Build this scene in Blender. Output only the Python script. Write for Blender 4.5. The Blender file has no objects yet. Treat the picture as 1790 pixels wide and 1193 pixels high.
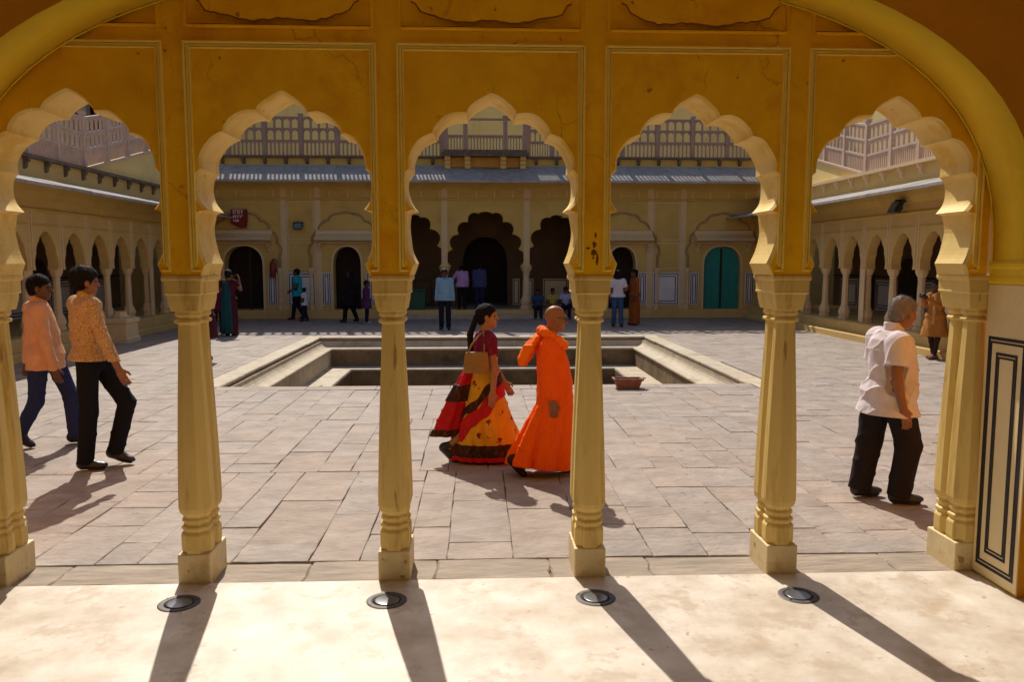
import bpy, bmesh, math, random
import numpy as np
from mathutils import Vector, Matrix
R = math.radians
random.seed(7)
sc = bpy.context.scene
COL = sc.collection
# ------------------------------------------------------------------ camera, sky, sun, exposure
cam_d = bpy.data.cameras.new('camera'); cam = bpy.data.objects.new('camera', cam_d); COL.objects.link(cam)
cam.location = (0, 0, 1.88); cam.rotation_euler = (R(90 - 5.722), 0, R(-2.468))
cam_d.sensor_width = 36; cam_d.lens = 28.0; cam_d.clip_start = 0.05; cam_d.clip_end = 400
sc.camera = cam
SUN_AZ, SUN_EL = 12.0, 46.0          # the sun stands behind the far building, a little to the left
w = bpy.data.worlds.new('World'); sc.world = w; w.use_nodes = True
nt = w.node_tree; bg = nt.nodes['Background']
sky = nt.nodes.new('ShaderNodeTexSky'); sky.sky_type = 'NISHITA'; sky.sun_disc = False
sky.sun_elevation = R(SUN_EL); sky.sun_rotation = R(-SUN_AZ); sky.dust_density = 2.0
nt.links.new(sky.outputs['Color'], bg.inputs['Color']); bg.inputs['Strength'].default_value = 0.095
sd = bpy.data.lights.new('sun', 'SUN'); sd.energy = 4.4; sd.angle = R(0.53); sd.color = (1.0, 0.93, 0.82)
sun = bpy.data.objects.new('sun', sd); COL.objects.link(sun)
ldir = Vector((math.sin(R(SUN_AZ)) * math.cos(R(SUN_EL)), -math.cos(R(SUN_AZ)) * math.cos(R(SUN_EL)), -math.sin(R(SUN_EL))))
sun.rotation_euler = ldir.to_track_quat('-Z', 'Y').to_euler(); sun.location = (-6, 30, 30)
vs = sc.view_settings; vs.view_transform = 'Standard'; vs.look = 'None'; vs.exposure = 0.12; vs.gamma = 1.0
vs.use_curve_mapping = False
sc.render.engine = 'CYCLES'; sc.cycles.max_bounces = 10; sc.cycles.diffuse_bounces = 6
sc.cycles.use_denoising = True

# ------------------------------------------------------------------ materials
MATS = {}
def mat(name, col, rough=0.8, var=0.12, scale=6.0, bump=0.15, bscale=40.0, spec=0.3, col2=None, metal=0.0, stain=None,
        stain_amt=0.0, stain_scale=3.0, stretch=(1, 1, 1), island=0.0, coord='Object', detail=6.0, bdist=0.01, speck=None, speck_scale=30, speck_th=0.72, s_lo=0.52, s_hi=0.72, crack=None, crack_scale=1.3):
    if name in MATS: return MATS[name]
    m = bpy.data.materials.new(name); m.use_nodes = True
    n = m.node_tree.nodes; L = m.node_tree.links
    b = n['Principled BSDF']; b.inputs['Roughness'].default_value = rough; b.inputs['Metallic'].default_value = metal
    b.inputs['Specular IOR Level'].default_value = spec
    tc = n.new('ShaderNodeTexCoord'); mp = n.new('ShaderNodeMapping'); rnd = n.new('ShaderNodeObjectInfo'); ml = n.new('ShaderNodeMath'); ml.operation = 'MULTIPLY'; ml.inputs[1].default_value = 17.0
    L.new(rnd.outputs['Random'], ml.inputs[0]); av = n.new('ShaderNodeVectorMath'); L.new(tc.outputs[coord], av.inputs[0]); L.new(ml.outputs[0], av.inputs[1]); L.new(av.outputs[0], mp.inputs['Vector'])
    mp.inputs['Scale'].default_value = stretch
    no = n.new('ShaderNodeTexNoise'); no.inputs['Scale'].default_value = scale; no.inputs['Detail'].default_value = detail
    no.inputs['Roughness'].default_value = 0.62
    L.new(mp.outputs[0], no.inputs['Vector'])
    rp = n.new('ShaderNodeValToRGB'); L.new(no.outputs['Fac'], rp.inputs['Fac'])
    c1 = [max(0, c * (1 - var)) for c in col]; c2 = [min(1, c * (1 + var)) for c in (col2 or col)]
    rp.color_ramp.elements[0].position = 0.3; rp.color_ramp.elements[0].color = (*c1, 1)
    rp.color_ramp.elements[1].position = 0.7; rp.color_ramp.elements[1].color = (*c2, 1)
    cur = rp.outputs['Color']
    def mixc(fac, colr, blend='MIX'):
        nonlocal cur
        mx = n.new('ShaderNodeMix'); mx.data_type = 'RGBA'; mx.blend_type = blend
        if isinstance(fac, float): mx.inputs[0].default_value = fac
        else: L.new(fac, mx.inputs[0])
        L.new(cur, mx.inputs[6])
        if isinstance(colr, tuple): mx.inputs[7].default_value = (*colr, 1)
        else: L.new(colr, mx.inputs[7])
        cur = mx.outputs[2]
    if stain:
        n2 = n.new('ShaderNodeTexNoise'); n2.inputs['Scale'].default_value = stain_scale; n2.inputs['Detail'].default_value = 8
        n2.inputs['Roughness'].default_value = 0.7; L.new(mp.outputs[0], n2.inputs['Vector'])
        r2 = n.new('ShaderNodeValToRGB'); L.new(n2.outputs['Fac'], r2.inputs['Fac'])
        r2.color_ramp.elements[0].position = s_lo; r2.color_ramp.elements[0].color = (0, 0, 0, 1)
        r2.color_ramp.elements[1].position = s_hi; r2.color_ramp.elements[1].color = (stain_amt,) * 3 + (1,)
        mixc(r2.outputs['Color'], stain)
    if speck:
        n3 = n.new('ShaderNodeTexNoise'); n3.inputs['Scale'].default_value = speck_scale; n3.inputs['Detail'].default_value = 3
        L.new(mp.outputs[0], n3.inputs['Vector'])
        r3 = n.new('ShaderNodeValToRGB'); L.new(n3.outputs['Fac'], r3.inputs['Fac'])
        r3.color_ramp.elements[0].position = speck_th; r3.color_ramp.elements[0].color = (0, 0, 0, 1)
        r3.color_ramp.elements[1].position = speck_th + 0.04; r3.color_ramp.elements[1].color = (0.8, 0.8, 0.8, 1)
        mixc(r3.outputs['Color'], speck)
    if crack:
        dn = n.new('ShaderNodeTexNoise'); dn.inputs['Scale'].default_value = 3.0; dn.inputs['Detail'].default_value = 6; L.new(mp.outputs[0], dn.inputs['Vector'])
        dv = n.new('ShaderNodeVectorMath'); dv.operation = 'SCALE'; dv.inputs['Scale'].default_value = 0.45; L.new(dn.outputs['Color'], dv.inputs[0])
        da = n.new('ShaderNodeVectorMath'); L.new(mp.outputs[0], da.inputs[0]); L.new(dv.outputs[0], da.inputs[1])
        vo = n.new('ShaderNodeTexVoronoi'); vo.feature = 'DISTANCE_TO_EDGE'; vo.inputs['Scale'].default_value = crack_scale; L.new(da.outputs[0], vo.inputs['Vector'])
        r4 = n.new('ShaderNodeValToRGB'); L.new(vo.outputs['Distance'], r4.inputs['Fac']); r4.color_ramp.elements[0].position = 0.0; r4.color_ramp.elements[0].color = (1, 1, 1, 1)
        r4.color_ramp.elements[1].position = 0.010; r4.color_ramp.elements[1].color = (0, 0, 0, 1)
        mk = n.new('ShaderNodeTexNoise'); mk.inputs['Scale'].default_value = 1.7; L.new(mp.outputs[0], mk.inputs['Vector'])
        r5 = n.new('ShaderNodeValToRGB'); L.new(mk.outputs['Fac'], r5.inputs['Fac']); r5.color_ramp.elements[0].position = 0.50; r5.color_ramp.elements[1].position = 0.60; r5.color_ramp.elements[1].color = (.6, .6, .6, 1)
        mm = n.new('ShaderNodeMix'); mm.data_type = 'RGBA'; mm.blend_type = 'MULTIPLY'; mm.inputs[0].default_value = 1.0; L.new(r4.outputs['Color'], mm.inputs[6]); L.new(r5.outputs['Color'], mm.inputs[7])
        mixc(mm.outputs[2], crack)
    if island:
        src = []
        g = n.new('ShaderNodeNewGeometry'); oi = n.new('ShaderNodeObjectInfo')
        ad = n.new('ShaderNodeMath'); ad.operation = 'ADD'; L.new(g.outputs['Random Per Island'], ad.inputs[0]); L.new(oi.outputs['Random'], ad.inputs[1])
        fr = n.new('ShaderNodeMath'); fr.operation = 'FRACT'; L.new(ad.outputs[0], fr.inputs[0])
        mr = n.new('ShaderNodeMapRange'); mr.inputs[3].default_value = 1 - island; mr.inputs[4].default_value = 1 + island
        L.new(fr.outputs[0], mr.inputs[0])
        hs = n.new('ShaderNodeHueSaturation'); L.new(mr.outputs[0], hs.inputs['Value'])
        mr2 = n.new('ShaderNodeMapRange'); mr2.inputs[3].default_value = 0.85; mr2.inputs[4].default_value = 1.15
        f2 = n.new('ShaderNodeMath'); f2.operation = 'MULTIPLY'; f2.inputs[1].default_value = 7.13; L.new(fr.outputs[0], f2.inputs[0])
        f3 = n.new('ShaderNodeMath'); f3.operation = 'FRACT'; L.new(f2.outputs[0], f3.inputs[0]); L.new(f3.outputs[0], mr2.inputs[0])
        L.new(mr2.outputs[0], hs.inputs['Saturation']); L.new(cur, hs.inputs['Color']); cur = hs.outputs['Color']
    L.new(cur, b.inputs['Base Color'])
    if bump:
        nb = n.new('ShaderNodeTexNoise'); nb.inputs['Scale'].default_value = bscale; nb.inputs['Detail'].default_value = 5
        L.new(mp.outputs[0], nb.inputs['Vector'])
        bp = n.new('ShaderNodeBump'); bp.inputs['Strength'].default_value = bump; bp.inputs['Distance'].default_value = bdist
        L.new(nb.outputs['Fac'], bp.inputs['Height']); L.new(bp.outputs[0], b.inputs['Normal'])
    MATS[name] = m
    return m

ochre = mat('ochre_plaster', (0.92, 0.47, 0.007), 0.75, 0.10, 3.4, 0.5, 11, 0.2, col2=(0.95, 0.53, 0.010), stain=(0.72, 0.29, 0.007), stain_amt=0.85,
            stain_scale=2.6, speck=(0.30, 0.10, 0.004), speck_scale=16, speck_th=0.705, crack=(0.34, 0.12, 0.006), crack_scale=1.6, coord='Generated' if False else 'Object')
yellow = mat('yellow_plaster', (0.82, 0.57, 0.03), 0.7, 0.07, 2.0, 0.3, 10, 0.25, stain=(0.68, 0.42, 0.02), stain_amt=0.6, stain_scale=1.8)
framem = mat('frame_plaster', (0.93, 0.70, 0.13), 0.7, 0.08, 3.0, 0.15, 16, 0.25, stain=(0.62, 0.30, 0.012), stain_amt=0.5, stain_scale=3.0)
arch_cream = mat('cream_yellow_limewash', (0.82, 0.60, 0.20), 0.6, 0.08, 3.5, 0.35, 13, 0.3, stain=(0.72, 0.44, 0.05), stain_amt=0.8, stain_scale=3.6, s_lo=.5, s_hi=.62, speck=(0.40, 0.22, 0.04), speck_scale=12, speck_th=0.71)
col_cream = mat('column_limewash', (0.76, 0.555, 0.18), 0.55, 0.10, 5, 0.3, 18, 0.3, stain=(0.46, 0.25, 0.03), stain_amt=0.85, stain_scale=9.0, stretch=(1, 1, 0.14), speck=(0.34, 0.20, 0.06), speck_scale=16, speck_th=0.70)
plinth_cream = mat('plinth_limewash', (0.77, 0.62, 0.34), 0.55, 0.10, 6, 0.35, 16, 0.3, stain=(0.48, 0.29, 0.08), stain_amt=0.8, stain_scale=6, speck=(0.32, 0.20, 0.08), speck_scale=14, speck_th=0.68)
roomm = mat('room_plaster', (0.88, 0.83, 0.74), 0.8, 0.1, 2)  # unseen room surfaces, made pale to bounce more light
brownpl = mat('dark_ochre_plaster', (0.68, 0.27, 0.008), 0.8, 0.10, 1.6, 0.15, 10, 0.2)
facade = mat('facade_ochre', (0.62, 0.43, 0.13), 0.8, 0.10, 1.2, 0.2, 10, 0.2, stain=(0.42, 0.25, 0.06), stain_amt=0.5, stain_scale=1.1, coord='Object')
facade2 = mat('facade_cream', (0.66, 0.46, 0.17), 0.8, 0.08, 1.5, 0.15, 10, 0.2, stain=(0.45, 0.30, 0.13), stain_amt=0.5, stain_scale=1.6)
trim = mat('facade_trim', (0.72, 0.55, 0.32), 0.8, 0.08, 3, 0.1, 20, 0.2, stain=(0.45, 0.30, 0.18), stain_amt=0.5, stain_scale=3)
rearm = mat('rear_wall_plaster', (0.84, 0.64, 0.26), 0.85, 0.06, 1.0, 0.1, 8, 0.2, stain=(0.55, 0.38, 0.16), stain_amt=0.4, stain_scale=0.8)
mauve = mat('mauve_limewash', (0.36, 0.24, 0.19), 0.8, 0.1, 4, 0.1, 20, 0.2, stain=(0.22, 0.14, 0.13), stain_amt=0.5, stain_scale=3)
pink = mat('pink_limewash', (0.62, 0.47, 0.38), 0.8, 0.08, 4, 0.1, 20, 0.2, stain=(0.36, 0.22, 0.22), stain_amt=0.5, stain_scale=3)
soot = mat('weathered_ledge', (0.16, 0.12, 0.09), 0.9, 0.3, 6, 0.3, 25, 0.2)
eavem = mat('eave_stone', (0.38, 0.345, 0.32), 0.9, 0.18, 5, 0.4, 24, 0.1, stain=(0.20, 0.18, 0.17), stain_amt=0.7, stain_scale=3, island=0.08)
slabm = mat('sandstone_slab', (0.31, 0.253, 0.212), 0.75, 0.15, 3.4, 0.85, 17, 0.25, col2=(0.35, 0.29, 0.247), stain=(0.22, 0.168, 0.13), stain_amt=0.75,
            stain_scale=2.6, stretch=(0.85, 1.25, 1), island=0.05, bdist=0.016, speck=(0.15, 0.11, 0.085), speck_scale=13, speck_th=0.69)
jointm = mat('joint_dirt', (0.21, 0.165, 0.13), 0.95, 0.3, 12, 0.4, 40, 0.1)
poolm = mat('pool_stone', (0.50, 0.42, 0.31), 0.75, 0.15, 4, 0.35, 22, 0.25, stain=(0.26, 0.20, 0.12), stain_amt=0.85, stain_scale=2.2, island=0.06)
pooldark = mat('dark_pool_stone', (0.20, 0.145, 0.085), 0.85, 0.3, 3, 0.3, 20, 0.2, stain=(0.07, 0.05, 0.03), stain_amt=0.9, stain_scale=1.6)  # darker stone tone for rim recess, basin walls and pit
floorm = mat('polished_lime_floor', (0.52, 0.415, 0.30), 0.45, 0.07, 3.2, 0.12, 9, 0.35, col2=(0.76, 0.69, 0.60), stain=(0.50, 0.385, 0.27), stain_amt=0.75, s_lo=.53, s_hi=.63, detail=12,
             stain_scale=4.2, speck=(0.40, 0.29, 0.19), speck_scale=14, speck_th=0.68)
threshm = mat('worn_threshold_stone', (0.33, 0.265, 0.205), 0.75, 0.25, 6, 1.0, 9, 0.25, stain=(0.36, 0.27, 0.18), stain_amt=0.8, stain_scale=4, stretch=(0.5, 1.6, 1), bdist=0.02)
white = mat('white_dado', (0.74, 0.70, 0.70), 0.6, 0.06, 4, 0.06, 20, 0.3, stain=(0.42, 0.38, 0.36), stain_amt=0.5, stain_scale=3)
jambcream = mat('jamb_dado', (0.80, 0.66, 0.36), 0.45, 0.05, 3, 0.05, 20, 0.4, stain=(0.66, 0.47, 0.18), stain_amt=0.45, stain_scale=2.5)
black = mat('black_inlay', (0.018, 0.013, 0.022), 0.5, 0.2, 6, 0.0)
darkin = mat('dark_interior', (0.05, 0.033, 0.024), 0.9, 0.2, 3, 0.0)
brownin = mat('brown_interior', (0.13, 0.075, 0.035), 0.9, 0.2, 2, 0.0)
teal = mat('teal_door_paint', (0.02, 0.27, 0.24), 0.5, 0.2, 5, 0.1, 20, 0.35, stretch=(4, 1, 0.6))
darkwood = mat('dark_wood', (0.035, 0.02, 0.015), 0.6, 0.3, 6, 0.1, 20, 0.3)
steel = mat('brushed_steel', (0.11, 0.10, 0.095), 0.65, 0.1, 20, 0.05, 60, 0.5, metal=1.0)
lens = mat('lamp_lens', (0.07, 0.07, 0.075), 0.3, 0.1, 20, 0.0, spec=0.8)
terracotta = mat('terracotta', (0.24, 0.10, 0.07), 0.7, 0.2, 9, 0.2, 30, 0.3, stain=(0.55, 0.40, 0.33), stain_amt=0.4, stain_scale=8)
soil = mat('dry_soil', (0.28, 0.20, 0.14), 0.95, 0.3, 30, 0.5, 60, 0.1)
signred = mat('sign_red', (0.20, 0.010, 0.010), 0.5, 0.1, 6, 0.0)
signwhite = mat('sign_white', (0.75, 0.62, 0.62), 0.5, 0.05, 6, 0.0)
maroonp = mat('maroon_paint', (0.22, 0.03, 0.03), 0.4, 0.1, 6, 0.0)
greenp = mat('green_paint', (0.012, 0.085, 0.05), 0.45, 0.15, 6, 0.05)
blackmetal = mat('black_metal', (0.02, 0.03, 0.035), 0.35, 0.1, 6, 0.0, spec=0.5)
glassm = mat('lamp_glass', (0.10, 0.16, 0.17), 0.1, 0.1, 6, 0.0, spec=0.8)
ironm = mat('rusty_iron', (0.10, 0.045, 0.025), 0.8, 0.3, 30, 0.2)
algae = mat('green_puddle', (0.16, 0.12, 0.035), 0.12, 0.3, 5, 0.0, spec=0.6, stain=(0.40, 0.34, 0.20), stain_amt=0.7, stain_scale=5)
stainm = mat('brown_stain', (0.20, 0.07, 0.008), 0.8, 0.3, 20, 0.0)

# ------------------------------------------------------------------ mesh helpers
class MB:
    def __init__(s, T=None): s.v = []; s.f = []; s.m = []; s.T = T or (lambda u, v, z: (u, v, z)); s.mi = 0
    def vs(s, pts):
        k = len(s.v); s.v += [s.T(*p) for p in pts]; return list(range(k, k + len(pts)))
    def face(s, idx, mi=None): s.f.append(tuple(idx)); s.m.append(s.mi if mi is None else mi)
    def box(s, u0, u1, v0, v1, z0, z1, mi=None):
        i = s.vs([(u0, v0, z0), (u1, v0, z0), (u1, v1, z0), (u0, v1, z0), (u0, v0, z1), (u1, v0, z1), (u1, v1, z1), (u0, v1, z1)])
        for q in ((0, 3, 2, 1), (4, 5, 6, 7), (0, 1, 5, 4), (1, 2, 6, 5), (2, 3, 7, 6), (3, 0, 4, 7)): s.face([i[a] for a in q], mi)
        return s
    def prism_u(s, prof, u0, u1, mi=None):      # prof: (v,z) outline, extruded along u
        n = len(prof); a = s.vs([(u0, p[0], p[1]) for p in prof]); b = s.vs([(u1, p[0], p[1]) for p in prof])
        for k in range(n): s.face([a[k], a[(k + 1) % n], b[(k + 1) % n], b[k]], mi)
        s.face(a[::-1], mi); s.face(b, mi); return s
    def prism_v(s, prof, v0, v1, mi=None):      # prof: (u,z) outline, extruded along v
        n = len(prof); a = s.vs([(p[0], v0, p[1]) for p in prof]); b = s.vs([(p[0], v1, p[1]) for p in prof])
        for k in range(n): s.face([a[k], a[(k + 1) % n], b[(k + 1) % n], b[k]], mi)
        s.face(a[::-1], mi); s.face(b, mi); return s
    def lathe(s, u, v, prof, seg=8, rot=None, su=1.0, sv=1.0, mi=None):   # prof: (r,z)
        rot = math.pi / seg if rot is None else rot
        rings = []
        for r, z in prof:
            rings.append(s.vs([(u + su * r * math.cos(rot + 2 * math.pi * k / seg), v + sv * r * math.sin(rot + 2 * math.pi * k / seg), z) for k in range(seg)]))
        for a, b in zip(rings, rings[1:]):
            for k in range(seg): s.face([a[k], a[(k + 1) % seg], b[(k + 1) % seg], b[k]], mi)
        s.face(rings[0][::-1], mi); s.face(rings[-1], mi); return s
    def loft(s, rings, cap=True, mi=None):      # rings of equal point counts
        ids = [s.vs(r) for r in rings]; n = len(rings[0])
        for a, b in zip(ids, ids[1:]):
            for k in range(n): s.face([a[k], a[(k + 1) % n], b[(k + 1) % n], b[k]], mi)
        if cap: s.face(ids[0][::-1], mi); s.face(ids[-1], mi)
        return s
    def arch(s, u0, u1, z0, z1, prof, v0, v1, mi=0, mi_soffit=None, chamfer=0.0, back=True, zf=None):
        # wall piece [u0,u1]x[z0,z1] with an opening that reaches z0; prof runs from (left,z0) over the top to (right,z0)
        zf = zf or (lambda u: 0.0); mi_s = mi if mi_soffit is None else mi_soffit
        def P(p, v): return (p[0], v, p[1] + zf(p[0]))
        uc = (u0 + u1) / 2; zc = (prof[0][1] + max(p[1] for p in prof)) / 2
        fr = [(uc + (p[0] - uc) * (1 + chamfer), zc + (p[1] - zc) * (1 + chamfer) if p[1] > z0 + 1e-6 else p[1]) for p in prof] if chamfer else prof
        def ng(pr, v): return [P((u0, z0), v), P((u0, z1), v), P((u1, z1), v), P((u1, z0), v)] + [P(p, v) for p in pr[::-1]]
        a = s.vs(ng(fr, v0)); s.face(a, mi); b = s.vs(ng(prof, v1))
        if back: s.face(b[::-1], mi)
        fa = a[4:]; fb = b[4:]
        if chamfer:
            c = s.vs([P(p, v0 + 0.022) for p in prof[::-1]])
            for k in range(len(fa) - 1): s.face([fa[k], fa[k + 1], c[k + 1], c[k]], mi_s)
            fa = c
        for k in range(len(fa) - 1): s.face([fa[k], fa[k + 1], fb[k + 1], fb[k]], mi_s)
        s.face([a[1], b[1], b[2], a[2]], mi)
        s.face([a[0], a[4 + len(prof) - 1], b[4 + len(prof) - 1], b[0]], mi); s.face([a[3], b[3], b[4], a[4]], mi)
        return s
    def tube(s, pts, r, seg=5, mi=None):
        rings = []
        for k, p in enumerate(pts):
            p = Vector(p); d = (Vector(pts[min(k + 1, len(pts) - 1)]) - Vector(pts[max(k - 1, 0)])).normalized()
            x = d.cross(Vector((0, 0, 1))) if abs(d.z) < 0.95 else d.cross(Vector((0, 1, 0)))
            x.normalize(); y = d.cross(x)
            rings.append([tuple(p + r * (math.cos(2 * math.pi * q / seg) * x + math.sin(2 * math.pi * q / seg) * y)) for q in range(seg)])
        return s.loft(rings, True, mi)
    def data(s, name, mats, smooth=False, bevel=0):
        me = bpy.data.meshes.new(name); me.from_pydata(s.v, [], s.f)
        for m in (mats if isinstance(mats, (list, tuple)) else [mats]): me.materials.append(m)
        me.polygons.foreach_set('material_index', s.m)
        bm = bmesh.new(); bm.from_mesh(me); bmesh.ops.recalc_face_normals(bm, faces=bm.faces); bm.to_mesh(me); bm.free()
        if smooth: me.polygons.foreach_set('use_smooth', [True] * len(me.polygons))
        me.update(); return me
    def build(s, name, mats, parent=None, smooth=False):
        return link(name, s.data(name, mats, smooth), parent)

def link(name, me, parent=None):
    o = bpy.data.objects.new(name, me); COL.objects.link(o)
    if parent is not None: o.parent = parent
    return o
def tag(o, label=None, cat=None, group=None, kind=None):
    if label: o['label'] = label
    if cat: o['category'] = cat
    if group: o['group'] = group
    if kind: o['kind'] = kind
    return o
def empty(name, loc=(0, 0, 0), rz=0.0):
    o = bpy.data.objects.new(name, None); COL.objects.link(o); o.location = loc; o.rotation_euler = (0, 0, rz); o.empty_display_size = 0.2
    return o
def thing(name, label, cat, loc=(0, 0, 0), rz=0.0, group=None): return tag(empty(name, loc, rz), label, cat, group)
def bev(o, wd=0.006, seg=2, ang=35):
    m = o.modifiers.new('bevel', 'BEVEL'); m.width = wd; m.segments = seg; m.limit_method = 'ANGLE'; m.angle_limit = R(ang); m.harden_normals = False
    return o
def lobe_chain(keys, sub=5):
    # keys: list of lobes, each a list of points; Catmull-Rom inside each lobe, sharp cusps between lobes
    out = []
    for pts in keys:
        n = len(pts)
        for k in range(n - 1):
            p0 = pts[max(k - 1, 0)]; p1 = pts[k]; p2 = pts[k + 1]; p3 = pts[min(k + 2, n - 1)]
            for q in range(sub):
                t = q / sub
                out.append(tuple(0.5 * ((2 * p1[c]) + (p2[c] - p0[c]) * t + (2 * p0[c] - 5 * p1[c] + 4 * p2[c] - p3[c]) * t * t + (3 * p1[c] - p0[c] - 3 * p2[c] + p3[c]) * t ** 3) for c in (0, 1)))
    out.append(keys[-1][-1]); return out
def foil(uc, hw, z0, zs, za, nl=4, bulge=0.32, sub=5, pw=2.1, top=0.0):
    # many-lobed arch: jambs from z0 to zs, lobes on a pointed base curve; returned left to right
    def base(t):    # t 0 at spring, 1 at apex, right half
        a = t * math.pi / 2
        x = hw * math.cos(a) ** (2 / pw); z = zs + (za - zs) * (math.sin(a) ** (2 / pw) * 0.86 + 0.14 * t ** 2)
        return x, z
    cus = [base(k / (nl + 0.5)) for k in range(nl + 1)]
    half = [(hw, z0)] if z0 < zs - 1e-6 else []
    for k in range(nl):
        a, b = cus[k], cus[k + 1]; ch = math.hypot(b[0] - a[0], b[1] - a[1]); nx, nz = (b[1] - a[1]) / ch, -(b[0] - a[0]) / ch
        for q in range(sub):
            t = q / sub; h = bulge * ch * math.sin(math.pi * t) ** 0.7
            half.append((a[0] + (b[0] - a[0]) * t + nx * h, a[1] + (b[1] - a[1]) * t + nz * h))
    a = cus[-1]
    for q in range(sub):
        t = q / sub; half.append((a[0] * (1 - t ** 1.5) + 0.25 * a[0] * math.sin(math.pi * t), a[1] + (za - a[1]) * t ** 0.8))
    full = [(-x, z) for x, z in half] + [(0, za)] + half[::-1]
    return [(uc + x, z) for x, z in full]
def plain_arch(uc, hw, z0, zs, za, n=6, pw=2.3):
    half = [(hw, z0)]
    for k in range(n):
        a = (k / n) * math.pi / 2; half.append((hw * math.cos(a) ** (2 / pw), zs + (za - zs) * math.sin(a) ** (2 / pw)))
    return [(uc - x, z) for x, z in half] + [(uc, za)] + [(uc + x, z) for x, z in half[::-1]]
def frame(mb, u0, u1, z0, z1, v0, v1, wd, mi=None, bottom=True):
    mb.box(u0, u0 + wd, v0, v1, z0, z1, mi); mb.box(u1 - wd, u1, v0, v1, z0, z1, mi)
    mb.box(u0 + wd, u1 - wd, v0, v1, z1 - wd, z1, mi)
    if bottom: mb.box(u0 + wd, u1 - wd, v0, v1, z0, z0 + wd, mi)
    return mb

# ------------------------------------------------------------------ ground: courtyard, gallery floor, threshold
PX0, PX1, PY0, PY1 = -3.92, 4.20, 11.95, 19.72         # pool opening
XL, XR, YB = -8.70, 9.10, 26.30
g = MB()
A = (-60, 60, -60, 90)
xs = [A[0], PX0, PX1, A[1]]; ys = [A[2], PY0, PY1, A[3]]
for i in range(3):
    for j in range(3):
        if i == 1 and j == 1: continue
        q = g.vs([(xs[i], ys[j], -0.022), (xs[i + 1], ys[j], -0.022), (xs[i + 1], ys[j + 1], -0.022), (xs[i], ys[j + 1], -0.022)]); g.face(q)
courtyard = tag(g.build('courtyard_ground', jointm), kind='structure')

rs = random.Random(11)
def slab_mesh(mb, x0, x1, y0, y1, z=0.0, jit=0.007, ch=0.0045, gap=0.0006, thick=0.03):
    x0 += gap; x1 -= gap; y0 += gap; y1 -= gap
    def side(a, b, n):
        out = []
        for k in range(n):
            t = k / n
            dx, dy = (b[0] - a[0]), (b[1] - a[1]); l = math.hypot(dx, dy); o = rs.uniform(-jit, jit) if k else rs.uniform(0, jit)
            out.append((a[0] + dx * t - dy / l * o, a[1] + dy * t + dx / l * o))
        return out
    nx = 3; ny = 3
    ol = side((x0, y0), (x1, y0), nx) + side((x1, y0), (x1, y1), ny) + side((x1, y1), (x0, y1), nx) + side((x0, y1), (x0, y0), ny)
    cx, cy = (x0 + x1) / 2, (y0 + y1) / 2; tx, ty = rs.uniform(-.004, .004), rs.uniform(-.004, .004)
    def zz(p, b=0): return z + b + tx * (p[0] - cx) + ty * (p[1] - cy)
    def ins(p, e): return (p[0] - math.copysign(e, p[0] - cx), p[1] - math.copysign(e, p[1] - cy))
    r0 = [(p[0], p[1], z - thick) for p in ol]; r1 = [(p[0], p[1], zz(p, -ch)) for p in ol]; r2 = [(*ins(p, ch), zz(p)) for p in ol]
    a = mb.vs(r0); b = mb.vs(r1); c = mb.vs(r2); n = len(ol)
    for k in range(n):
        mb.face([a[k], a[(k + 1) % n], b[(k + 1) % n], b[k]]); mb.face([b[k], b[(k + 1) % n], c[(k + 1) % n], c[k]])
    mb.face(c)
rects = []
ox0, ox1, oy0, oy1 = PX0 - 0.34, PX1 + 0.34, PY0 - 0.30, PY1 + 0.34
zones = [4.892]
while zones[-1] < YB - 0.01:
    nx = zones[-1] + rs.uniform(1.3, 3.2)
    zones.append(YB if YB - nx < 1.2 else nx)
for za, zb in zip(zones, zones[1:]):
    x = XL
    while x < XR - 0.05:
        wd = rs.choice([0.26, 0.29, 0.32, 0.36, 0.42, 0.48]); x1 = min(x + wd, XR)
        if XR - x1 < 0.2: x1 = XR
        y = za
        while y < zb - 0.02:
            y1 = min(y + rs.choice([0.32, 0.4, 0.5, 0.62, 0.8, 1.0]) * rs.uniform(.92, 1.08), zb)
            if zb - y1 < 0.25: y1 = zb
            if x1 > ox0 and x < ox1 and y1 > oy0 and y < oy1:      # keep clear of the pool and its coping
                if y < oy0 - 0.1: rects.append((x, x1, y, oy0))
                if x < ox0 - 0.05: rects.append((x, ox0, max(y, oy0), min(y1, oy1)))
                if x1 > ox1 + 0.05: rects.append((ox1, x1, max(y, oy0), min(y1, oy1)))
                if y1 > oy1 + 0.1: rects.append((x, x1, oy1, y1))
            else: rects.append((x, x1, y, y1))
            y = y1
        x = x1
rects = [r for r in rects if r[1] - r[0] > 0.03 and r[3] - r[2] > 0.03]
def seen(r):
    cx, cy = (r[0] + r[1]) / 2, (r[2] + r[3]) / 2
    a = (r[1] - r[0]) * (r[3] - r[2]) / cy ** 3
    return a if abs(cx / cy - 0.043) < 0.66 else a * 0.01
rects.sort(key=seen, reverse=True)
rest = MB()
for k, r in enumerate(rects):
    z = rs.uniform(-0.003, 0.003)
    if k < 300:
        mb = MB(); slab_mesh(mb, *r, z); mb.build('paving_slab', slabm, courtyard)
    else: slab_mesh(rest, *r, z)
tag(rest.build('paving_slabs', slabm, courtyard), kind='stuff')

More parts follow.
